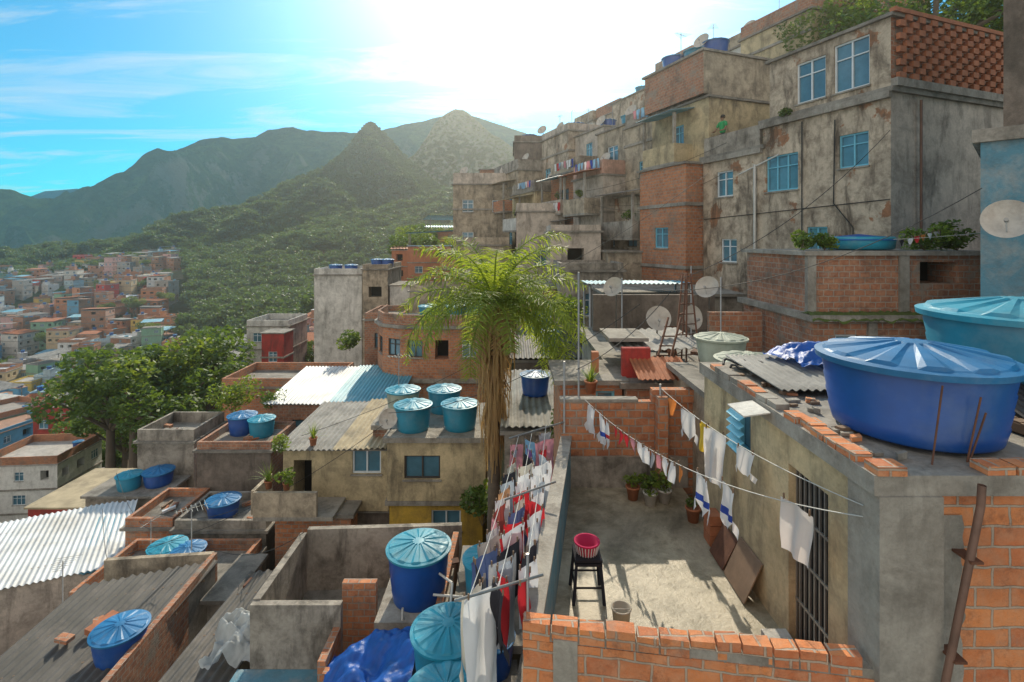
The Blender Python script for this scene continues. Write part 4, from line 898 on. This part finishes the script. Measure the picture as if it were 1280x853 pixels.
for x,y,z,h in ((-12.2,17.3,-10.6,1.2),(-9.2,14.7,-8.9,1.3),(-13.6,15.5,-11,1.3)): antenna(x,y,z,h,ang=U(0,3))
random.seed(55)
for i in range(60):
    cx,cy,z=random.choice([(-10.7,16.2,-10.6),(-10.2,19,-10.1),(-11.3,22,-8.5),(-3.4,12,-8.9),(-.6,8.6,-7.7),(-.4,11.6,-7.45),(4.8,13.5,-2.93),(4.2,15.5,-2.93),(3.4,12,-2.93),(-15.9,24.6,-9.2),(-6,8,-10.1),(-13.1,19.5,-10.3),(-10,12.5,-9.2),(-6.3,12.5,-8.95)])
    x,y=cx+U(-.9,.9),cy+U(-.7,.7); a_=U(0,3); mb=MB(); l=U(.1,.7); w=U(.06,.25)
    mb.obox((x,y,z),(math.cos(a_)*l,math.sin(a_)*l,U(0,.12)),(-math.sin(a_)*w,math.cos(a_)*w,0),(0,0,U(.03,.14)),random.choice([brick_o,wood,concrete,rust,corr_white,terra])); mb.build('roof_debris')

# ---------------------------------------------------------------- cables
ml=MB(); random.seed(4)
for a,b2,s in (((9.0,9.8,1.0),(3.6,12.2,-1.2),.5),((11,14.9,3.2),(3.9,12.3,-1.0),.5),((3.0,12,-1.5),(-4,16.6,-5.6),.6),((6.5,17,2.2),(-4.6,27,-3.6),1),((5,22,-1),(-7,17,-6.5),.7),((-4.2,16.6,-6),(-12,16,-9.8),.5),((-8.3,14.5,-8.8),(-5.2,12.8,-7.3),.3),((8.8,21,4),(2,33,3),.6),((1.2,9.5,-2.4),(3.8,12.2,-1.2),.2),((-11.3,14.3,-8.9),(-16,20,-10.5),.4),((8.2,22,1.5),(3.5,30,2.5),.5),((8.2,22,0.6),(4,30,.8),.7),((8.8,21,2.8),(5.2,29,2),.5),((-11.8,17.5,-9.4),(-7.9,15.8,-8),.3),((-12,17,-9.6),(-17,22,-10),.5)):
    cable(ml,a,b2,s,.009,cablem,16)
ml.build('overhead_cables',uv=False)

# ---------------------------------------------------------------- palm tree
def palm(x,y,z0,z1):
    random.seed(15); g=G('palm_tree'); T_=g['trunk']; n=26
    for i in range(n):
        a=i/n; b2=(i+1)/n; r=.19-.05*a
        T_.tube((x+.15*math.sin(a*2),y,z0+(z1-z0)*a),(x+.15*math.sin(b2*2),y,z0+(z1-z0)*b2),r*1.06,bark,r*.96,12,False)
    tx_=x+.15*math.sin(2); top=Vector((tx_,y,z1))
    for i in range(620):
        a=U(0,6.28); zz=z1-U(0,1)**1.2*(3.4); l=U(.5,1.5); rr=.16+U(0,.36)*(1-(z1-zz)/4.2); w=U(.008,.035)
        p=Vector((tx_+math.cos(a)*rr*.5,y+math.sin(a)*rr*.5,zz)); q=p+Vector((math.cos(a)*rr*.9,math.sin(a)*rr*.9,-l*.5)); e=q+Vector((U(-.06,.06),U(-.06,.06),-l*.6)); t=Vector((-math.sin(a),math.cos(a),0))*w
        g['dry_fronds'].face([p-t,p+t,q+t,q-t],palm_dry); g['dry_fronds'].face([q-t,q+t,e+t*.3,e-t*.3],palm_dry)
    def frond(a,el,L,droop,m,dens=58,ll=.55,st='fronds'):
        pts=[];p=top.copy();ang=el; n=16; az=Vector((math.cos(a),math.sin(a),0))
        for i in range(n+1):
            pts.append(p.copy()); p=p+(az*math.cos(ang)+Vector((0,0,math.sin(ang))))*(L/n); ang-=droop/n*(.5+i/n*1.3)
        for i in range(n): g[st].tube(pts[i],pts[i+1],.028*(1-i/n)+.006,m,.028*(1-(i+1)/n)+.005,5,False)
        side=Vector((-math.sin(a),math.cos(a),0))
        for k in range(dens):
            f=.10+.9*k/dens; i=min(n-1,int(f*n)); q=pts[i].lerp(pts[i+1],f*n-i); tg=(pts[i+1]-pts[i]).normalized(); up=side.cross(tg)
            l=ll*max(.05,math.sin(math.pi*(.15+.8*f)))**.7*U(.8,1.15)
            for sgn in (-1,1):
                dr=(side*sgn*U(.7,1)+tg*U(.3,.7)+up*U(-.6,.6)).normalized(); e1=q+dr*l*.55+Vector((0,0,-.02)); e2=q+dr*l*.95+Vector((0,0,-l*U(.12,.4))); w=tg*.016
                g[st].face([q-w*.6,q+w*.6,e1+w,e1-w],m); g[st].face([e1-w,e1+w,e2+w*.15,e2-w*.15],m)
    for i in range(30):
        t=i/30; a=i*2.39996; el=math.radians(80-95*t); frond(a,el,U(2.6,3.2)*(1-.04*t),U(1.1,1.8),palm_l,58,.6)
    for a in (.1,-.35,.5,3.0,-.1,3.5,-.6,2.7): frond(a,math.radians(U(0,25)),U(2.9,3.4),U(1.6,2.4),palm_l,60,.6)
    for a in (.0,-.4,.35): frond(a,math.radians(U(-25,-5)),U(2.8,3.2),U(1.6,2.0),palm_l,60,.6)
    for i in range(7): frond(i*.9+.3,math.radians(-45),1.5,1.0,palm_dry,30,.35,'dry_fronds')
    g.done()
palm(-.62,14,-12,-1.7)
tree('tree',19,23,3.5,10,4.4,12000,.12,seed=1); tree('tree',24.5,22,3.5,10,4.6,11000,.12,seed=2); tree('tree',15.5,25.5,6,6,2.6,5000,.11,leaf_y,leaf_g,seed=3)
bush('bush',10.8,13.6,-1.2,.8,900,.07); bush('bush',1.2,12.5,-4.9,.5,400,.07); bush('bush',-.9,15.4,-8.6,.9,900,.09); bush('bush',-11.3,24,-8.0,.6,400,.08); bush('bush',2.2,20.5,-3.5,.9,700,.1)
bush('bush',-14.5,26.5,-9,1.2,1200,.1); bush('bush',-9.5,30,-6.5,.8,700,.1)

random.seed(6)
for s0,b,z,n in ((15,-1.05,4.6,8),(19,-.55,5.2,8),(23,-1.8,4.2,7),(12,.3,7.0,5),(19,-1.5,2.4,6)):
    for i in range(n):
        q=rp(s0+i*.36,b); garment(random.choice(['shirt','towel','pants']),(q.x,q.y,z),(D.x,D.y,0),.3,U(.4,.6),[random.choice([WH,RD,BL,LB,PK,WH])])

# ---------------------------------------------------------------- person on balcony
def person(x,y,z,face):
    e=bpy.data.objects.new('man_on_balcony',None); COL.objects.link(e)
    def skin(name,V,Ed,Rd,m,root=0):
        me=bpy.data.meshes.new(name); me.from_pydata(V,Ed,[]); o=bpy.data.objects.new(name,me); COL.objects.link(o); o.parent=e
        o.modifiers.new('s','SKIN')
        if len(me.skin_vertices):
            for i,r in enumerate(Rd): me.skin_vertices[0].data[i].radius=(r,r*.85)
            me.skin_vertices[0].data[root].use_root=True
        sb=o.modifiers.new('b','SUBSURF'); sb.levels=2; sb.render_levels=2; me.materials.append(m); return o
    sk=simple('skin',(.28,.15,.09),.6,.1); sh=simple('green_shirt',(.03,.35,.12),.85,.2); sr=simple('shorts',(.04,.05,.09),.85,.2); hr=simple('hair_black',(.015,.012,.01),.8,.2)
    skin('torso',[(0,0,.95),(0,0,1.15),(0,0,1.35),(0,0,1.46),(.19,0,1.42),(.27,-.06,1.24),(-.19,0,1.42),(-.27,-.06,1.24)],[(0,1),(1,2),(2,3),(3,4),(4,5),(3,6),(6,7)],[.15,.14,.165,.09,.075,.065,.075,.065],sh)
    for sg in (1,-1):
        skin('arm',[(sg*.27,-.06,1.24),(sg*.29,-.16,1.08),(sg*.16,-.36,1.02)],[(0,1),(1,2)],[.045,.04,.03],sk)
        for k in range(5):
            f=(k-2)*.018; skin('finger',[(sg*.16+f,-.36,1.02),(sg*.155+f*1.3,-.41,1.02),(sg*.15+f*1.3,-.44,1.0)],[(0,1),(1,2)],[.011,.009,.008],sk)
        skin('leg',[(sg*.09,0,.95),(sg*.11,-.02,.5),(sg*.12,.02,.08),(sg*.13,-.13,.04)],[(0,1),(1,2),(2,3)],[.095,.06,.04,.035],sk)
        skin('shorts_leg',[(sg*.07,0,.98),(sg*.11,-.02,.52)],[(0,1)],[.12,.10],sr)
    skin('neck_head',[(0,0,1.46),(0,-.01,1.55),(0,-.01,1.66),(0,-.01,1.74)],[(0,1),(1,2),(2,3)],[.055,.055,.095,.06],sk)
    h=MB(); h.lathe((0,.015,1.66),[(.001,.125),(.06,.11),(.095,.06),(.103,.0),(.09,-.03)],18,hr); h.tube((0,-.085,1.67),(0,-.12,1.64),.012,sk,.016)
    for sg in (1,-1): h.tube((sg*.095,0,1.67),(sg*.11,.01,1.64),.02,sk); h.lathe((sg*.033,-.092,1.675),[(.001,.008),(.009,0),(.001,-.008)],8,dark)
    h.obox((-.025,-.098,1.595),(.05,0,0),(0,.01,0),(0,0,.01),cloth((.3,.06,.05))); h.build('hair_and_face',e,uv=False)
    e.location=(x,y,z); e.rotation_euler=(0,0,face)
q=rp(7.2,.5); person(q.x,q.y,3.6,math.atan2(-E.y,-E.x)+math.pi/2)

# ---------------------------------------------------------------- sunlit haze over the valley (real scattering medium)
hm=bpy.data.materials.new('haze_air'); hm.use_nodes=True; nt=hm.node_tree
for n_ in list(nt.nodes):
    if n_.type=='BSDF_PRINCIPLED': nt.nodes.remove(n_)
vs=nt.nodes.new('ShaderNodeVolumeScatter'); vs.inputs['Density'].default_value=.0011; vs.inputs['Anisotropy'].default_value=.84; vs.inputs['Color'].default_value=(1,.96,.88,1)
nt.links.new(vs.outputs[0],nt.nodes['Material Output'].inputs['Volume'])
mb=MB(); mb.box(-220,70,-25,190,-75,60,hm); mb.build('valley_haze',uv=False)

# ---------------------------------------------------------------- light, sky, camera
SD=Vector((.05,1,.72)).normalized(); el=math.asin(SD.z); az=math.atan2(SD.x,SD.y)
sun=bpy.data.lights.new('sun','SUN'); sun.energy=5; sun.angle=math.radians(.5); sun.color=(1,.88,.68)
so=bpy.data.objects.new('sun',sun); COL.objects.link(so); so.rotation_euler=SD.to_track_quat('Z','Y').to_euler()
w=bpy.data.worlds.new('World'); scene.world=w; w.use_nodes=True; nt=w.node_tree; bg=nt.nodes['Background']
sky=nt.nodes.new('ShaderNodeTexSky'); sky.sky_type='NISHITA'; sky.sun_disc=False; sky.sun_elevation=el; sky.sun_rotation=az; sky.air_density=1.0; sky.dust_density=.5; sky.ozone_density=2
tc=nt.nodes.new('ShaderNodeTexCoord')
c=mix(nt,1.0,sky.outputs[0],(.12,.96,1.15),'MULTIPLY')
sep=nt.nodes.new('ShaderNodeSeparateXYZ'); nt.links.new(tc.outputs['Generated'],sep.inputs[0])
zz=nt.nodes.new('ShaderNodeMath'); zz.operation='ADD'; zz.inputs[1].default_value=.12; nt.links.new(sep.outputs['Z'],zz.inputs[0])
dv=nt.nodes.new('ShaderNodeVectorMath'); dv.operation='DIVIDE'; cb=nt.nodes.new('ShaderNodeCombineXYZ')
for i in range(3): nt.links.new(zz.outputs[0],cb.inputs[i])
nt.links.new(tc.outputs['Generated'],dv.inputs[0]); nt.links.new(cb.outputs[0],dv.inputs[1])
mp=nt.nodes.new('ShaderNodeMapping'); mp.inputs['Rotation'].default_value=(0,0,.95); mp.inputs['Scale'].default_value=(.5,2.0,1); nt.links.new(dv.outputs[0],mp.inputs[0])
cn=nt.nodes.new('ShaderNodeTexNoise'); cn.inputs['Scale'].default_value=1.5; cn.inputs['Detail'].default_value=12; cn.inputs['Roughness'].default_value=.64; cn.inputs['Distortion'].default_value=.8; nt.links.new(mp.outputs[0],cn.inputs['Vector'])
cf=ramp(nt,cn.outputs['Fac'],[(.50,0),(.76,.8)])
def dotp(vec):
    dt=nt.nodes.new('ShaderNodeVectorMath'); dt.operation='DOT_PRODUCT'; nt.links.new(tc.outputs['Generated'],dt.inputs[0]); dt.inputs[1].default_value=vec
    mx=nt.nodes.new('ShaderNodeMath'); mx.operation='MAXIMUM'; mx.inputs[1].default_value=0; nt.links.new(dt.outputs['Value'],mx.inputs[0]); return mx.outputs[0]
def power(a,k):
    pw=nt.nodes.new('ShaderNodeMath'); pw.operation='POWER'; pw.inputs[1].default_value=k; nt.links.new(a,pw.inputs[0]); return pw.outputs[0]
c=mix(nt,cf,c,(6.6,6.9,7.0))
back_fill=ramp(nt,dotp(Vector((-.35,-1,.25)).normalized()),[(.1,0),(.7,.85)])  # added warm sky brightness behind the camera, fills the shaded facades
c=mix(nt,back_fill,c,(8.8,8.2,7.3))
sd=dotp(SD)
c=mix(nt,1.0,c,mix(nt,power(sd,13),(0,0,0),(9,8.3,7.2)),'ADD')
nt.links.new(c,bg.inputs[0]); bg.inputs[1].default_value=.13
cam=bpy.data.cameras.new('camera'); co=bpy.data.objects.new('camera',cam); COL.objects.link(co)
cam.lens=18; cam.sensor_width=36; cam.shift_y=-126/1280; cam.clip_end=9000; cam.clip_start=.05
co.location=(0,0,0); co.rotation_euler=(math.radians(90),0,0); scene.camera=co
scene.view_settings.view_transform='Standard'; scene.view_settings.look='None'; scene.view_settings.exposure=0
